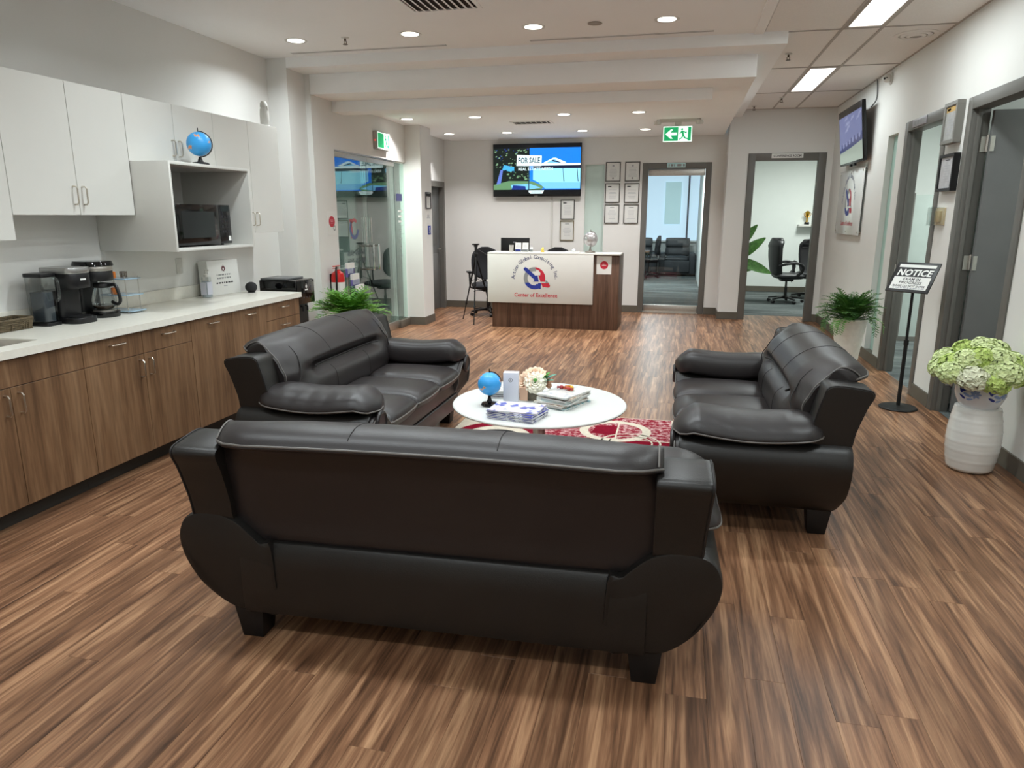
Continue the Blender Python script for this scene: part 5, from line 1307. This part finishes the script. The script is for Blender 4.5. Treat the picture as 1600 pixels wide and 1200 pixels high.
part('canopy', MB().box((x0-.05, ye-.02, 2.765), (x1+.06, ye+.07, 2.7995)).box((-.12, ye+.01, z1), (-.04, ye+.04, 2.765)), M_WHITE, t, bevel=.003)
for xx in (x0-.075, x1+.085): part('emergency_lamp', MB().lathe([(.012, .05), (.045, .045), (.05, .02), (.042, 0)], (xx, ye+.02, 2.735), 18).box((xx-.01, ye+.01, 2.775), (xx+.01, ye+.03, 2.7995)), M_WHITE, t)
t = thing('exit_sign', 'lit green exit sign mounted on the wall above the glass entry', 'exit sign', (-3.79, 9.0, 2.39))
part('housing', MB().box((XE+.0005, 8.78, 2.395), (-3.765, 9.21, 2.615)), mat('sign_grey', (170, 166, 160), .5), t, bevel=.004)
p = Print((-3.7645, 8.80, 2.405), (0, 1, 0), (0, 0, 1)); exit_face(p, .39, .20, False); p.build('face', t)
part('indicator', MB().sphere((-3.79, 8.7795, 2.50), .008, 10, 8), mat('led_red', (230, 60, 50), .4, emit=2.), t)
# ================================================================ right wall
# tilted TV: local frame, screen faces -X and a little down
t = thing('television', 'wall television on a tilting bracket above the emblem board', 'television', (2.04, 9.86, 2.2))
ya, yb_ = 9.25, 10.47
Pb, Pt = Vector((2.03, 0, 2.20)), Vector((1.945, 0, 2.865)); up_ = (Pt-Pb).normalized(); nn = Vector((-up_.z, 0, up_.x))    # outward (toward -X)
def tv(a, b, c, d, e0, e1):
    Q = []
    for h in (e0, e1):
        for y, v in ((a, b), (c, b), (c, d), (a, d)): q = Pb+up_*v-nn*h; Q.append((q.x, y, q.z))
    return MB().add(Q, [(0, 1, 2, 3), (7, 6, 5, 4), (0, 4, 5, 1), (1, 5, 6, 2), (2, 6, 7, 3), (3, 7, 4, 0)])
Ht = (Pt-Pb).length
part('housing', tv(ya, 0, yb_, Ht, 0, .045), M_BEZEL, t, bevel=.004)
part('bracket', MB().box((2.06, 9.75, 2.40), (XR-.001, 9.97, 2.66)).box((2.0, 9.8, 2.45), (2.07, 9.92, 2.6)), M_BLACKM, t)
E2 = {n: emis('screen2_'+n, c, .75) for n, c in dict(sky=(118, 128, 176), cloud=(150, 158, 196), town=(62, 72, 122), lawn=(172, 186, 172), dark=(26, 30, 46)).items()}
p = Print(Pb+nn*.0006+Vector((0, yb_-.015, 0)), (0, -1, 0), up_); Wt = yb_-ya-.03
p.rect(0, .025, Wt, Ht-.08, E2['sky'], 0)
p.poly([(0, .025), (Wt, .025), (Wt, .24), (Wt*.5, .19), (0, .16)], E2['lawn'], .0004)
p.poly([(0, .16), (Wt*.5, .19), (Wt, .24), (Wt, .30), (0, .20)], E2['town'], .0005)
for k in range(14): u = Wt*(k+.3)/14; p.rect(u, .20+.006*k, u+Wt*.04, .235+.006*k+.03*rdt.random(), E2['town'] if k % 2 else E2['cloud'], .0006)
for k in range(8): u, v = Wt*rdt.random()*.85, .34+rdt.random()*.2; p.poly([(u, v), (u+.16, v+.02), (u+.2, v+.05), (u+.05, v+.04)], E2['cloud'], .0006)
p.build('screen', t)
part('speaker_bar', MB().box((2.035, 9.70, 2.172), (2.06, 9.80, 2.198)).box((2.035, 9.90, 2.172), (2.06, 9.96, 2.198)), M_BLACK, t)
solo('television_cable', MB().tube(cr([(2.06, 9.30, 2.78), (2.11, 9.30, 2.86), (2.115, 9.32, 2.98), (2.112, 9.36, 3.085)], 20, False), .007, 7), mat('cable_grey', (90, 92, 92), .5), 'grey cable rising from the bracket television to the ceiling', 'cable')
# emblem board
t = thing('emblem_board', 'clear acrylic board with the company emblem and red motto', 'sign', (2.09, 10.04, 1.345))
y0, y1, z0, z1 = 9.385, 10.70, 1.345, 2.145
part('board', MB().box((2.088, y0, z0), (2.098, y1, z1)), mat('acrylic_white', (230, 232, 229), .12, spec=.6, var=.01), t, bevel=.002)
p = Print((2.0872, y1, z0), (0, -1, 0), (0, 0, 1)); draw_logo(p, (.62, .40), .17); p.build('emblem', t)
for yy in (y0+.04, (y0+y1)/2, y1-.04):
    for zz in (z0+.04, z1-.04):
        mb = MB().loft([[(x_, yy+.011*cos(a), zz+.011*sin(a)) for a in [2*pi*i/14 for i in range(14)]] for x_ in (2.080, XR-.0005)])
        part('standoff', mb, M_STEEL, t)
# security camera
t = thing('security_camera', 'white turret security camera high on the right wall', 'camera', (2.09, 8.8, 2.95))
part('mount', MB().loft([[(x_, 8.80+r_*cos(a), 3.0+r_*sin(a)) for a in [2*pi*i/24 for i in range(24)]] for x_, r_ in ((XR-.0005, .065), (XR-.012, .065), (XR-.02, .05))]), M_WHITE, t)
part('ball', MB().sphere((2.075, 8.78, 3.0), .043, 22, 14), M_WHITE, t, smooth=80)
part('lens', MB().sphere((2.043, 8.752, 2.995), .012, 14, 10), M_BLACKG, t); part('sensor', MB().sphere((2.062, 8.740, 3.0), .007, 10, 8), M_BLACKG, t)
# frames between the doorways
M_FRGREY = mat('frame_warm_grey', (128, 126, 120), .45)
certificate('deep grey framed print between the two right doorways, upper one', (XR, 6.80, 2.14), (0, -1, 0), .29, .32, M_FRGREY, 1, None, depth=.06, rail=.03, head=True, head_m=mat('print_ochre', (196, 160, 90), .6), col=mat('print_field', (168, 168, 166), .6, var=.15, vscale=20), glaze=False)
certificate('deep black framed document between the two right doorways, lower one', (XR, 6.79, 1.77), (0, -1, 0), .33, .29, M_BLACK, 5, None, depth=.05, rail=.024, col=mat('print_field2', (186, 186, 188), .6, var=.1, vscale=20), glaze=False)
t = thing('thermostat', 'beige thermostat under a clear cover between the right doorways', 'thermostat', (XR-.03, 6.73, 1.51))
part('back_plate', MB().box((XR-.018, 6.62, 1.50), (XR-.0005, 6.82, 1.64)), mat('beige_plastic', (206, 190, 156), .5), t, bevel=.003)
part('body', MB().box((XR-.04, 6.65, 1.525), (XR-.018, 6.76, 1.615)), mat('beige_plastic2', (196, 172, 128), .5), t, bevel=.003)
part('cover', MB().box((XR-.075, 6.61, 1.495), (XR-.072, 6.83, 1.645)).box((XR-.072, 6.61, 1.495), (XR-.018, 6.614, 1.645)).box((XR-.072, 6.826, 1.495), (XR-.018, 6.83, 1.645)).box((XR-.072, 6.614, 1.641), (XR-.018, 6.826, 1.645)), M_CLEAR, t)
# ---- notice stand
t = thing('notice_stand', 'black floor stand with a tilted NOTICE exam sign', 'sign stand', (1.875, 6.35, 0))
part('base', MB().lathe([(.145, 0), (.148, .008), (.14, .016), (.05, .022), (.03, .028)], (1.875, 6.35, 0), 40), M_BLACKM, t)
part('pole', MB().tube([(1.875, 6.35, .02), (1.875, 6.35, .55)], .0155, 12).tube([(1.875, 6.35, .54), (1.875, 6.35, .58)], .020, 12).tube([(1.875, 6.35, .57), (1.875, 6.35, 1.05)], .0115, 12), M_BLACKM, t)
th_, tl_ = radians(42), radians(38)
e = Vector((cos(th_), -sin(th_), 0)); hz = Vector((sin(th_), cos(th_), 0)); sv = (hz*sin(tl_)+Vector((0, 0, cos(tl_)))).normalized(); nv = e.cross(sv)
Ws, Hs = .335, .285; C0 = Vector((1.855, 6.33, 1.095)); O_ = C0-e*Ws/2-sv*Hs/2
def sb(a, b, c, d, h0, h1):
    Q = [O_+e*x+sv*y+nv*h for h in (h0, h1) for x, y in ((a, b), (c, b), (c, d), (a, d))]
    return MB().add(Q, [(0, 1, 2, 3), (7, 6, 5, 4), (0, 4, 5, 1), (1, 5, 6, 2), (2, 6, 7, 3), (3, 7, 4, 0)])
part('sign_frame', sb(0, 0, Ws, Hs, -.012, .0), M_BLACK, t, bevel=.002)
part('neck', MB().tube([(1.875, 6.35, 1.03), C0-nv*.012], .011, 8), M_BLACKM, t)
p = Print(O_+nv*.0006, e, sv)
M_SIGNK = mat('sign_black', (24, 24, 25), .4); b = .024
p.rect(b, b, Ws-b, Hs-b, M_PAPER, 0)
p.rect(b, Hs*.50, Ws-b, Hs-b-.028, M_SIGNK, .0004)
p.text('NOTICE', (Ws/2, Hs*.645), Hs*.20, M_PAPER, .0008, width=Ws*.80, bold=.035, shear=.12)
for k, (s__, w__) in enumerate((('EXAM IN', .40), ('PROGRESS', .52), ('PLEASE DO NOT ENTER', .76))): p.text(s__, (Ws/2, Hs*(.42-.115*k)), Hs*(.085 if k < 2 else .062), M_INK, .0008, width=Ws*w__, bold=.02, shear=.12)
rdx = random.Random(8); xx = Ws*.14
while xx < Ws*.84: q = .012+.02*rdx.random(); p.rect(xx, Hs*.105, xx+q, Hs*.14, M_INKG, .0008); xx += q+.007
p.build('notice', t)
# ---- ceramic stool, vase, hydrangeas
t = thing('garden_stool', 'white ribbed ceramic barrel stool by the right wall', 'stool', (1.885, 4.835, 0))
prof = [(.105, 0), (.118, .008)]
for i in range(41):
    f = i/40; z_ = .02+.385*f; r_ = .118+.034*sin(pi*(.12+.78*f)) + .0022*(1 if int(f*6) != int((f+.026)*6) else 0)
    prof.append((r_, z_))
prof += [(.128, .413), (.115, .418), (.001, .418)]
part('body', MB().lathe(prof, (0,0,0), 44), mat('ceramic_white', (222, 220, 214), .18, spec=.6, coat=.4, var=.02), t, world=False, smooth=50)
t = thing('flower_vase', 'round white vase with blue painted leaves standing on the stool', 'vase', (1.885, 4.835, .4185))
def vase_r(z_): return .088+.052*sin(pi*(.10+.72*z_/.185))
part('body', MB().lathe([(.08, 0)]+[(vase_r(z_), z_) for z_ in [.185*i/18 for i in range(19)]]+[(.09, .182), (.085, .14), (.001, .13)], (0,0,0), 44), mat('porcelain', (214, 214, 216), .15, spec=.6, coat=.5, var=.02), t, world=False, smooth=50)
M_CB = mat('cobalt', (40, 48, 128), .25); M_CB2 = mat('cobalt_pale', (140, 160, 200), .25)
dec = MB(); dec2 = MB()
def on_vase(a, z_): r = vase_r(z_)+.0012; return (r*cos(a), r*sin(a), z_)
for a0 in (-2.55, -1.35, -.2, 1.0, 2.2):
    for k, (da, z_, L, w_, ang) in enumerate(((.0, .12, .055, .020, .6), (.12, .085, .05, .018, -.4), (-.12, .07, .045, .016, 2.6), (.22, .06, .04, .014, .2), (-.2, .11, .04, .015, 2.2))):
        pts = []
        for i in range(10):
            tt = 2*pi*i/10; lx = L/2*cos(tt); ly = w_/2*sin(tt)*(1-.3*cos(tt))
            u = lx*cos(ang)-ly*sin(ang); v = lx*sin(ang)+ly*cos(ang)
            pts.append(on_vase(a0+da+u/.13, max(.012, min(.175, z_+v))))
        (dec if k % 2 == 0 else dec2).add(pts, [tuple(range(10))])
    fl = MB()
    for k in range(7):
        tt = 2*pi*k/7; pts = []
        for i in range(8):
            t2 = 2*pi*i/8; lx = .016+.014*cos(t2); ly = .007*sin(t2)
            u = lx*cos(tt)-ly*sin(tt); v = lx*sin(tt)+ly*cos(tt); pts.append(on_vase(a0+.45+u/.13, max(.012, min(.175, .095+v))))
        fl.add(pts, [tuple(range(8))])
    part('painted_flower', fl, M_CB2, t, world=False, smooth=60)
part('painted_leaves', dec, M_CB, t, world=False, smooth=60); part('painted_sprigs', dec2, M_CB2, t, world=False, smooth=60)
t = thing('hydrangea_bouquet', 'pale green hydrangea bunch in the blue and white vase', 'flowers', (1.865, 4.83, .55))
def floret_ball(R, n, seed):
    rd = random.Random(seed); mb = MB()
    for i in range(n):
        zf = 1-1.75*(i+.5)/n; ph = i*2.39996; rr = sqrt(max(0, 1-zf*zf))
        d = Vector((rr*cos(ph), rr*sin(ph), zf)); d += Vector((rd.uniform(-.12, .12), rd.uniform(-.12, .12), rd.uniform(-.12, .12))); d.normalize()
        u = d.orthogonal().normalized(); w_ = d.cross(u); a0 = rd.random()*6; s_ = .021*rd.uniform(.8, 1.2); c_ = d*R*rd.uniform(.88, 1.06)
        for k in range(4):
            a = a0+k*pi/2; ex = u*cos(a)+w_*sin(a); ey = u*-sin(a)+w_*cos(a)
            mb.add([c_, c_+ex*s_*.6+ey*s_*.55+d*s_*.35, c_+ex*s_*1.15+d*s_*.25, c_+ex*s_*.6-ey*s_*.55+d*s_*.35], [(0, 1, 2, 3)])
    return mb
MH = [mat('hydrangea_lime', (190, 210, 120), .6, var=.28, vscale=40), mat('hydrangea_pale', (214, 226, 168), .6, var=.22, vscale=40), mat('hydrangea_cream', (222, 224, 196), .6, var=.08, vscale=28)]
hm = [mesh_from(floret_ball(.085, 150, 20+i), MH[i], smooth=0) for i in range(3)]
heads = [(.04, -.12, .165, 1), (-.05, -.11, .17, 0), (.0, .03, .215, 1), (.06, -.20, .10, 1), (-.20, .03, .08, 1), (.0, -.05, .19, 1), (-.10, -.09, .15, 1), (.09, -.10, .14, 0), (-.02, -.15, .10, 1), (-.16, -.03, .11, 0), (.16, -.02, .13, 1), (-.07, .07, .19, 0), (.07, .06, .19, 1), (-.19, -.10, .075, 1), (.11, -.17, .075, 0), (-.10, -.18, .06, 2), (.01, -.20, .045, 0), (.19, -.10, .08, 0), (-.15, .10, .12, 1), (.15, .09, .13, 0), (0, .14, .14, 0)]
for i, (x, y, z_, k) in enumerate(heads):
    o = put('flower_head', hm[k], t, (x, y, z_+.015), (0, 0, i*1.3)); s_ = 1.0-.08*(i % 3); o.scale = (s_, s_, s_*.85)
fol = MB()
for i in range(26):
    a = i*2.4; fol.add(*(lambda m_: (m_.v, m_.f))(aim(leaf(.14, .06, .3), (0, 0, .06), a, .25+.35*((i*7) % 5)/5)))
part('leaves', fol, mat('hydrangea_leaf', (70, 104, 44), .55, var=.2, vscale=20), t, world=False, smooth=60)['kind'] = 'stuff'
part('stems', MB().tube([(0, 0, .0), (0, 0, .14)], .012, 8).tube([(0.02, 0, .0), (.08, -.06, .13)], .006, 6).tube([(-.02, 0, .0), (-.09, -.05, .13)], .006, 6), mat('stem_green', (84, 112, 52), .6), t, world=False)
# ---- ferns
def fern(label, loc, n, R, H, cols, seed, droop=1.2, hang=0, leaflets=15, lw=.045):
    t = thing('potted_fern', label, 'plant', loc)
    rd = random.Random(seed); mbs = [MB(), MB()]
    for i in range(n+hang):
        az = i*2.39996+rd.uniform(-.3, .3); hg = i >= n
        L = rd.uniform(.7, 1.05)*R*1.25; el0 = radians(rd.uniform(28, 88)) if not hg else radians(25)
        P_ = Vector((cos(az)*.03, sin(az)*.03, 0)); pts = []; el = el0; N = leaflets
        if hg: L *= .85; P_ = Vector((cos(az)*.12, sin(az)*.12, .01))
        for k in range(N+1):
            pts.append(P_.copy()); st = L/N
            P_ += Vector((cos(az)*cos(el), sin(az)*cos(el), sin(el)*H))*st; el -= (droop if not hg else 2.6)/N*(.5+k/N)
            if hg and el < -1.5: el = -1.5
        mb = mbs[i % 2]
        side = Vector((-sin(az), cos(az), 0))
        for k in range(1, N+1):
            f = k/N; w_ = lw*R/.3*(sin(pi*min(1, .15+.85*(1-f))))*1.5; d = (pts[k]-pts[k-1]).normalized(); up_ = side.cross(d)
            for sg in (-1, 1):
                b_ = pts[k]; tip = b_+side*sg*w_+d*w_*.45+up_*rd.uniform(-.25, .15)*w_; hw = d*max(.006, .17*w_)
                mid = b_.lerp(tip, .5)
                mb.add([b_-hw*.5, mid-hw, tip, mid+hw], [(0, 1, 2, 3)])
        mb.tube(pts, .0022, 4)
    for k in range(2):
        o = part('fronds', mbs[k], cols[k], t, world=False, smooth=0); o['kind'] = 'stuff'; o.location = (0, 0, t['pot_h'] if 'pot_h' in t else 0)
    return t
FH = .54
t = fern('bright green leafy fern in a dark planter beside the water cooler', (-3.37, 6.93, 0), 120, .34, .85, [mat('fern_lime', (120, 168, 62), .55, var=.25, vscale=14), mat('fern_lime2', (84, 138, 48), .55, var=.25, vscale=14)], 2, droop=1.2, leaflets=12, lw=.05)
for o in t.children: o.location.z = FH-.02
part('planter', MB().loft([[(sx*(.10+.05*z_), sy*(.10+.05*z_), z_) for sx, sy in ((-1, -1), (1, -1), (1, 1), (-1, 1))] for z_ in (0, FH)]), mat('planter_dark', (54, 56, 58), .5), t, world=False, bevel=.008)
part('soil', MB().box((-.118, -.118, FH-.02), (.118, .118, FH+.003)), mat('soil', (40, 30, 22), .95), t, world=False)
FH2 = .555
t = fern('dark green fern spilling over a white ribbed planter by the strip window', (1.76, 7.82, 0), 130, .27, 1.15, [mat('fern_dark', (82, 126, 54), .55, var=.25, vscale=14), mat('fern_dark2', (56, 98, 40), .55, var=.25, vscale=14)], 5, droop=1.15, hang=9, leaflets=14)
for o in t.children: o.location.z = FH2-.02
prof = [(.085, 0), (.09, .01)]+[(.095+.065*f+.003*((i % 3) == 0), .02+(FH2-.03)*f) for i, f in enumerate([j/24 for j in range(25)])]+[(.162, FH2), (.15, FH2), (.145, FH2-.03), (.001, FH2-.03)]
part('planter', MB().lathe(prof, (0,0,0), 36), mat('planter_white', (216, 212, 202), .5, var=.05, vscale=30), t, world=False)

# ================================================================ rooms behind: conference and office
c_ = office_chair('high-back black leather chair seen from its side in the conference room', (2.0, 14.1, 0), radians(-84), 'exec', 'conference chairs'); c_.scale = (1.07, 1.07, 1.04)
office_chair('high-back black leather chair facing out from behind the other conference chair', (2.52, 14.9, 0), radians(165), 'exec', 'conference chairs')
t = thing('conference_table', 'dark conference table just past the doorway edge', 'table', (3.3, 14.1, 0))
part('tabletop', MB().box((2.62, 12.9, .72), (4.2, 14.35, .755)), M_DESKW, t, bevel=.006)
for sx in (2.9, 3.9): part('pedestal', MB().box((sx-.15, 13.3, 0), (sx+.15, 14.0, .72)), M_DESKW, t, bevel=.004)
t = thing('wall_shelf', 'white floating shelf in the conference room', 'shelf', (2.75, 15.95, 1.40))
part('board', MB().box((2.40, 15.86, 1.365), (3.3, 16.099, 1.405)), M_WHITE, t, bevel=.003)
t = thing('trophy', 'golden trophy cup on a black base on the conference shelf', 'trophy', (2.56, 15.97, 1.4055)); M_GOLD = mat('gold', (206, 160, 60), .25, metal=1.)
part('base', MB().lathe([(.05, 0), (.05, .03), (.042, .05)], (0,0,0), 20), M_BLACKG, t, world=False)
part('figure', MB().lathe([(.02, .05), (.014, .10), (.02, .15), (.04, .19), (.045, .24), (.03, .265), (.02, .27), (.001, .275)], (0,0,0), 20), M_GOLD, t, world=False)
part('handle', MB().tube(cr([(-.04, 0, .24), (-.07, 0, .22), (-.055, 0, .18), (-.02, 0, .15)], 12, False), .006, 6).tube(cr([(.04, 0, .24), (.07, 0, .22), (.055, 0, .18), (.02, 0, .15)], 12, False), .006, 6), M_GOLD, t, world=False)
certificate('pale framed sheet on the conference wall above the shelf', (2.72, 16.099, 1.50), (1, 0, 0), .30, .36, mat('frame_pale', (186, 196, 190), .4), 8, None)
t = thing('potted_plant', 'broad-leaved green plant standing inside the conference room', 'plant', (.93, 13.0, 0))
part('pot', MB().lathe([(.12, 0), (.13, .01), (.16, .32), (.14, .32), (.13, .28), (.001, .28)], (0,0,0), 28), M_BLACK, t, world=False)
part('stem', MB().tube([(0, 0, .28), (.01, 0, .95)], .012, 8), M_LGREEN, t, world=False)
M_BLF = mat('banana_leaf', (72, 118, 50), .4, var=.4, vscale=22)
for az, el, z_, L in ((.15, .70, .80, .68), (-.1, .98, .95, .6), (.1, .25, .66, .5), (.0, -.30, .85, .70), (1.4, 1.0, .9, .5), (-1.4, 1.0, .8, .5)):
    part('leaf', aim(leaf(L, .19, .12, 10), (.01, 0, z_), az, el, 1.1), M_BLF, t, world=False, smooth=60)
# office recliners and chair through the glass door
def recliner(label, x, y):
    t = thing('recliner_sofa', label, 'sofa', (x, y, 0), group='black recliner seats in the office')
    L = mat('recliner_black', (58, 61, 64), .5, var=.15); P = lambda n, mb, par=t, **k: part(n, mb, L, par, world=False, **k)
    P('base', MB().box((-.40, -.40, .04), (.40, .40, .36)), bevel=.03, seg=3)
    P('footrest', MB().box((-.34, -.46, .10), (.34, -.40, .42)), bevel=.025, seg=3)
    mb, lp = pillow(.62, .62, .18, 12); mb.xf(Matrix.Translation((0, -.08, .44))); o = P('seat', mb, smooth=0); weld(o)
    for z_, h_ in ((.62, .26), (.86, .26)):
        mb, lp = pillow(.66, h_, .20, 12); mb.xf(Matrix.Translation((0, .30, z_)) @ Matrix.Rotation(radians(78), 4, 'X')); o = P('back_cushion', mb, smooth=0); weld(o)
    for s_ in (-1, 1):
        P('arm', MB().box((s_*.40-.09, -.42, .04), (s_*.40+.09, .36, .60)), bevel=.05, seg=4)
    return t
recliner('black recliner sofa seat nearest the office chair, by the daylit window', -1.02, 20.2)
recliner('black recliner sofa seat at the window corner beside the wall', -.01, 20.2)
office_chair('black office chair standing before the recliners in the office', (-.72, 19.05, 0), radians(100), 'task')
t = thing('office_desk', 'dark desk partly seen through the glass office door', 'desk', (-1.5, 18.3, 0))
part('tabletop', MB().box((-2.3, 17.9, .70), (-.68, 18.5, .735)), M_DESKW, t, bevel=.004)
for sx in (-2.2, -.80): part('leg', MB().box((sx-.02, 17.95, 0), (sx+.02, 18.45, .70)), M_BLACKM, t)
# ================================================================ ceiling fixtures
def downlight(label, x, y, z, group, watts, col, spread=150):
    t = thing('downlight', label, 'ceiling light', (x, y, z), group=group)
    R = .085
    part('trim_ring', MB().lathe([(R-.012, -.001), (R+.012, -.004), (R+.014, -.001), (R+.014, .0)], (0,0,0), 32).lathe([(R-.012, -.0005), (R-.014, .0)], (0,0,0), 32), M_WHITE, t, world=False)
    part('lens', MB().lathe([(R-.013, -.003), (.02, -.0055), (.001, -.006)], (0,0,0), 32), M_LAMP, t, world=False)
    area_light('lamp', (0, 0, -.02), .15, watts, col, parent=t, shape='DISK', spread=radians(spread))
    return t
for y in (6.26, 4.1, 2.0, -.1):
    for k, x in enumerate((-3.42, -2.34, -1.26, -.18)):
        nm = 'added unseen round white downlight in the high flat ceiling, over the seating'
        if y > 6: nm = 'round downlight in the high ceiling '+['nearest the kitchen wall and its cabinets', 'between the small sprinkler and the louvred vent', 'between the louvred vent and the dark spot', 'between the dark spot and the tile strip'][k]
        if y < 6: x = (-2.6, -1.8, -1.0, -.2)[k]  # rows out of view, added to light the kitchen and seating
        downlight(nm, x, y, ZC, 'downlights in the high ceiling', W_DOWN_FRONT*(.92 if y > 5 else .95 if y > 3 else .62), C_FRONT)
for r, y in enumerate((9.27, 11.05)):
    for k, x in enumerate((-3.54, -2.62, -1.47, -.55)):
        nm = 'lowered-ceiling downlight '+[['just inside the glass entry doors', 'before the slotted vent on its entry side', 'before the slotted vent on its office side', 'before the running-man exit sign'], ['by the grey alcove door', 'above the television on its alcove side', 'above the television on its certificate side', 'before the glass office door']][r][k]
        downlight(nm, x, y, 2.80, 'downlights over the reception', W_DOWN_REAR, C_REAR, 112)
for y0, y1 in PANELS:
    nm = {5.3: 'rectangular light panel in the tile strip before the ceiling speaker', 8.5: 'rectangular light panel in the tile strip near the conference wall', 2.1: 'added unseen light panel in the tile strip above the barrel stool side', -1.1: 'added unseen light panel in the tile strip behind the seating'}[y0]
    t = thing('ceiling_light_panel', nm, 'ceiling light', (1.397, (y0+y1)/2, ZC), group='light panels in the tile strip')
    a, b, c, d = 1.253, y0+.013, 1.542, y1-.013
    mb = MB()
    for q in ((a, b, a+.02, d), (c-.02, b, c, d), (a+.02, b, c-.02, b+.06), (a+.02, d-.06, c-.02, d)): mb.box((q[0], q[1], ZC-.004), (q[2], q[3], ZC+.022))
    part('frame', mb, M_TBAR, t)
    part('diffuser', MB().box((a+.02, b+.06, ZC+.002), (c-.02, d-.06, ZC+.012)), M_PANEL, t)
    area_light('lamp', (1.397, (y0+y1)/2, ZC-.02), .25, W_PANEL, C_PANEL, sy=1.4)
def sprinkler(label, x, y, z, pend=True):
    t = thing('sprinkler', label, 'sprinkler', (x, y, z), group='ceiling sprinklers')
    part('escutcheon', MB().lathe([(.035, 0), (.033, -.004), (.015, -.008)], (0,0,0), 20), M_WHITE, t, world=False)
    part('body', MB().tube([(0, 0, -.005), (0, 0, -.03)], .009, 8).tube([(-.012, 0, -.03), (-.010, 0, -.05), (0, 0, -.055)], .003, 5).tube([(.012, 0, -.03), (.010, 0, -.05), (0, 0, -.055)], .003, 5).lathe([(.022, -.055), (.022, -.058)], (0,0,0), 14), mat('brass_dark', (88, 74, 60), .4, metal=.8), t, world=False)
sprinkler('small sprinkler head between downlights near the kitchen', -2.94, 6.25, ZC)
sprinkler('sprinkler head hanging from the tile strip beside the bulkhead step', .94, 7.78, ZC)
sprinkler('sprinkler head in the tile strip before the conference wall', 1.23, 10.5, ZC)
sprinkler('sprinkler head in the tile corner over the conference doorway', .95, 11.2, ZC)
t = thing('recessed_spot', 'small dark recessed spot in the high flat ceiling', 'spotlight', (-.75, 6.25, ZC))
part('ring', MB().lathe([(.032, 0), (.055, -.001), (.06, -.005), (.05, -.008), (.034, -.006)], (0,0,0), 28), mat('spot_ring', (150, 138, 126), .5), t, world=False)
part('aperture', MB().lathe([(.033, -.004), (.001, -.0045)], (0,0,0), 20), mat('aperture_dark', (40, 30, 26), .7), t, world=False)
def vent(label, c, z, w_, d_, n, rz=0):
    t = thing('air_vent', label, 'vent', (c[0], c[1], z), rz)
    mb = MB()
    for q in ((-w_/2, -d_/2, w_/2, -d_/2+.03), (-w_/2, d_/2-.03, w_/2, d_/2), (-w_/2, -d_/2+.03, -w_/2+.03, d_/2-.03), (w_/2-.03, -d_/2+.03, w_/2, d_/2-.03)): mb.box((q[0], q[1], -.010), (q[2], q[3], -.0003))
    part('frame', mb, M_CEIL, t, world=False, bevel=.002)
    part('backing', MB().box((-w_/2+.03, -d_/2+.03, -.0012), (w_/2-.03, d_/2-.03, -.0003)), mat('vent_dark', (52, 46, 42), .8), t, world=False)
    for k in range(n):
        x = -w_/2+.03+(w_-.06)*(k+.5)/n
        part('slat', MB().loft([[(x-.020, y, -.0012), (x-.016, y, -.0012), (x+.014, y, -.016), (x+.010, y, -.016)] for y in (-d_/2+.03, d_/2-.03)]), M_CEIL, t, world=False)
vent('square louvred air vent in the high flat ceiling', (-1.80, 5.38), ZC, .56, .50, 9)
vent('dark slotted air vent in the lowered ceiling before the television', (-2.01, 9.93), 2.80, .56, .30, 7)
def slot(label, x0, x1, y):
    t = thing('slot_diffuser', label, 'vent', ((x0+x1)/2, y, ZC), group='slot diffusers')
    part('frame', MB().box((x0, y-.03, ZC-.004), (x1, y-.022, ZC-.0003)).box((x0, y+.022, ZC-.004), (x1, y+.03, ZC-.0003)).box((x0, y-.003, ZC-.004), (x1, y+.003, ZC-.0003)), M_CEIL, t)
    part('slot', MB().box((x0, y-.022, ZC-.0015), (x1, y-.003, ZC-.0003)).box((x0, y+.003, ZC-.0015), (x1, y+.022, ZC-.0003)), mat('slot_dark', (74, 60, 54), .8), t)
slot('long dark slot diffuser along the bulkhead on the kitchen side', -3.72, -2.16, 6.71)
slot('long dark slot diffuser along the bulkhead in mid ceiling', -1.38, .20, 6.71)
t = thing('ceiling_speaker', 'round white air diffuser in the tile strip near the right wall', 'diffuser', (1.90, 7.23, ZC+.004))
for r_, z_ in ((.17, 0), (.125, -.006), (.08, -.012)):
    part('ring', MB().lathe([(r_, -.0005+z_*.0), (r_, -.004+z_), (r_-.03, -.012+z_), (r_-.036, -.008+z_), (r_-.006, -.0005)], (0,0,0), 40), M_TILE, t, world=False)
part('centre', MB().lathe([(.045, -.002), (.045, -.016), (.02, -.022), (.001, -.023)], (0,0,0), 28), M_TBAR, t, world=False)
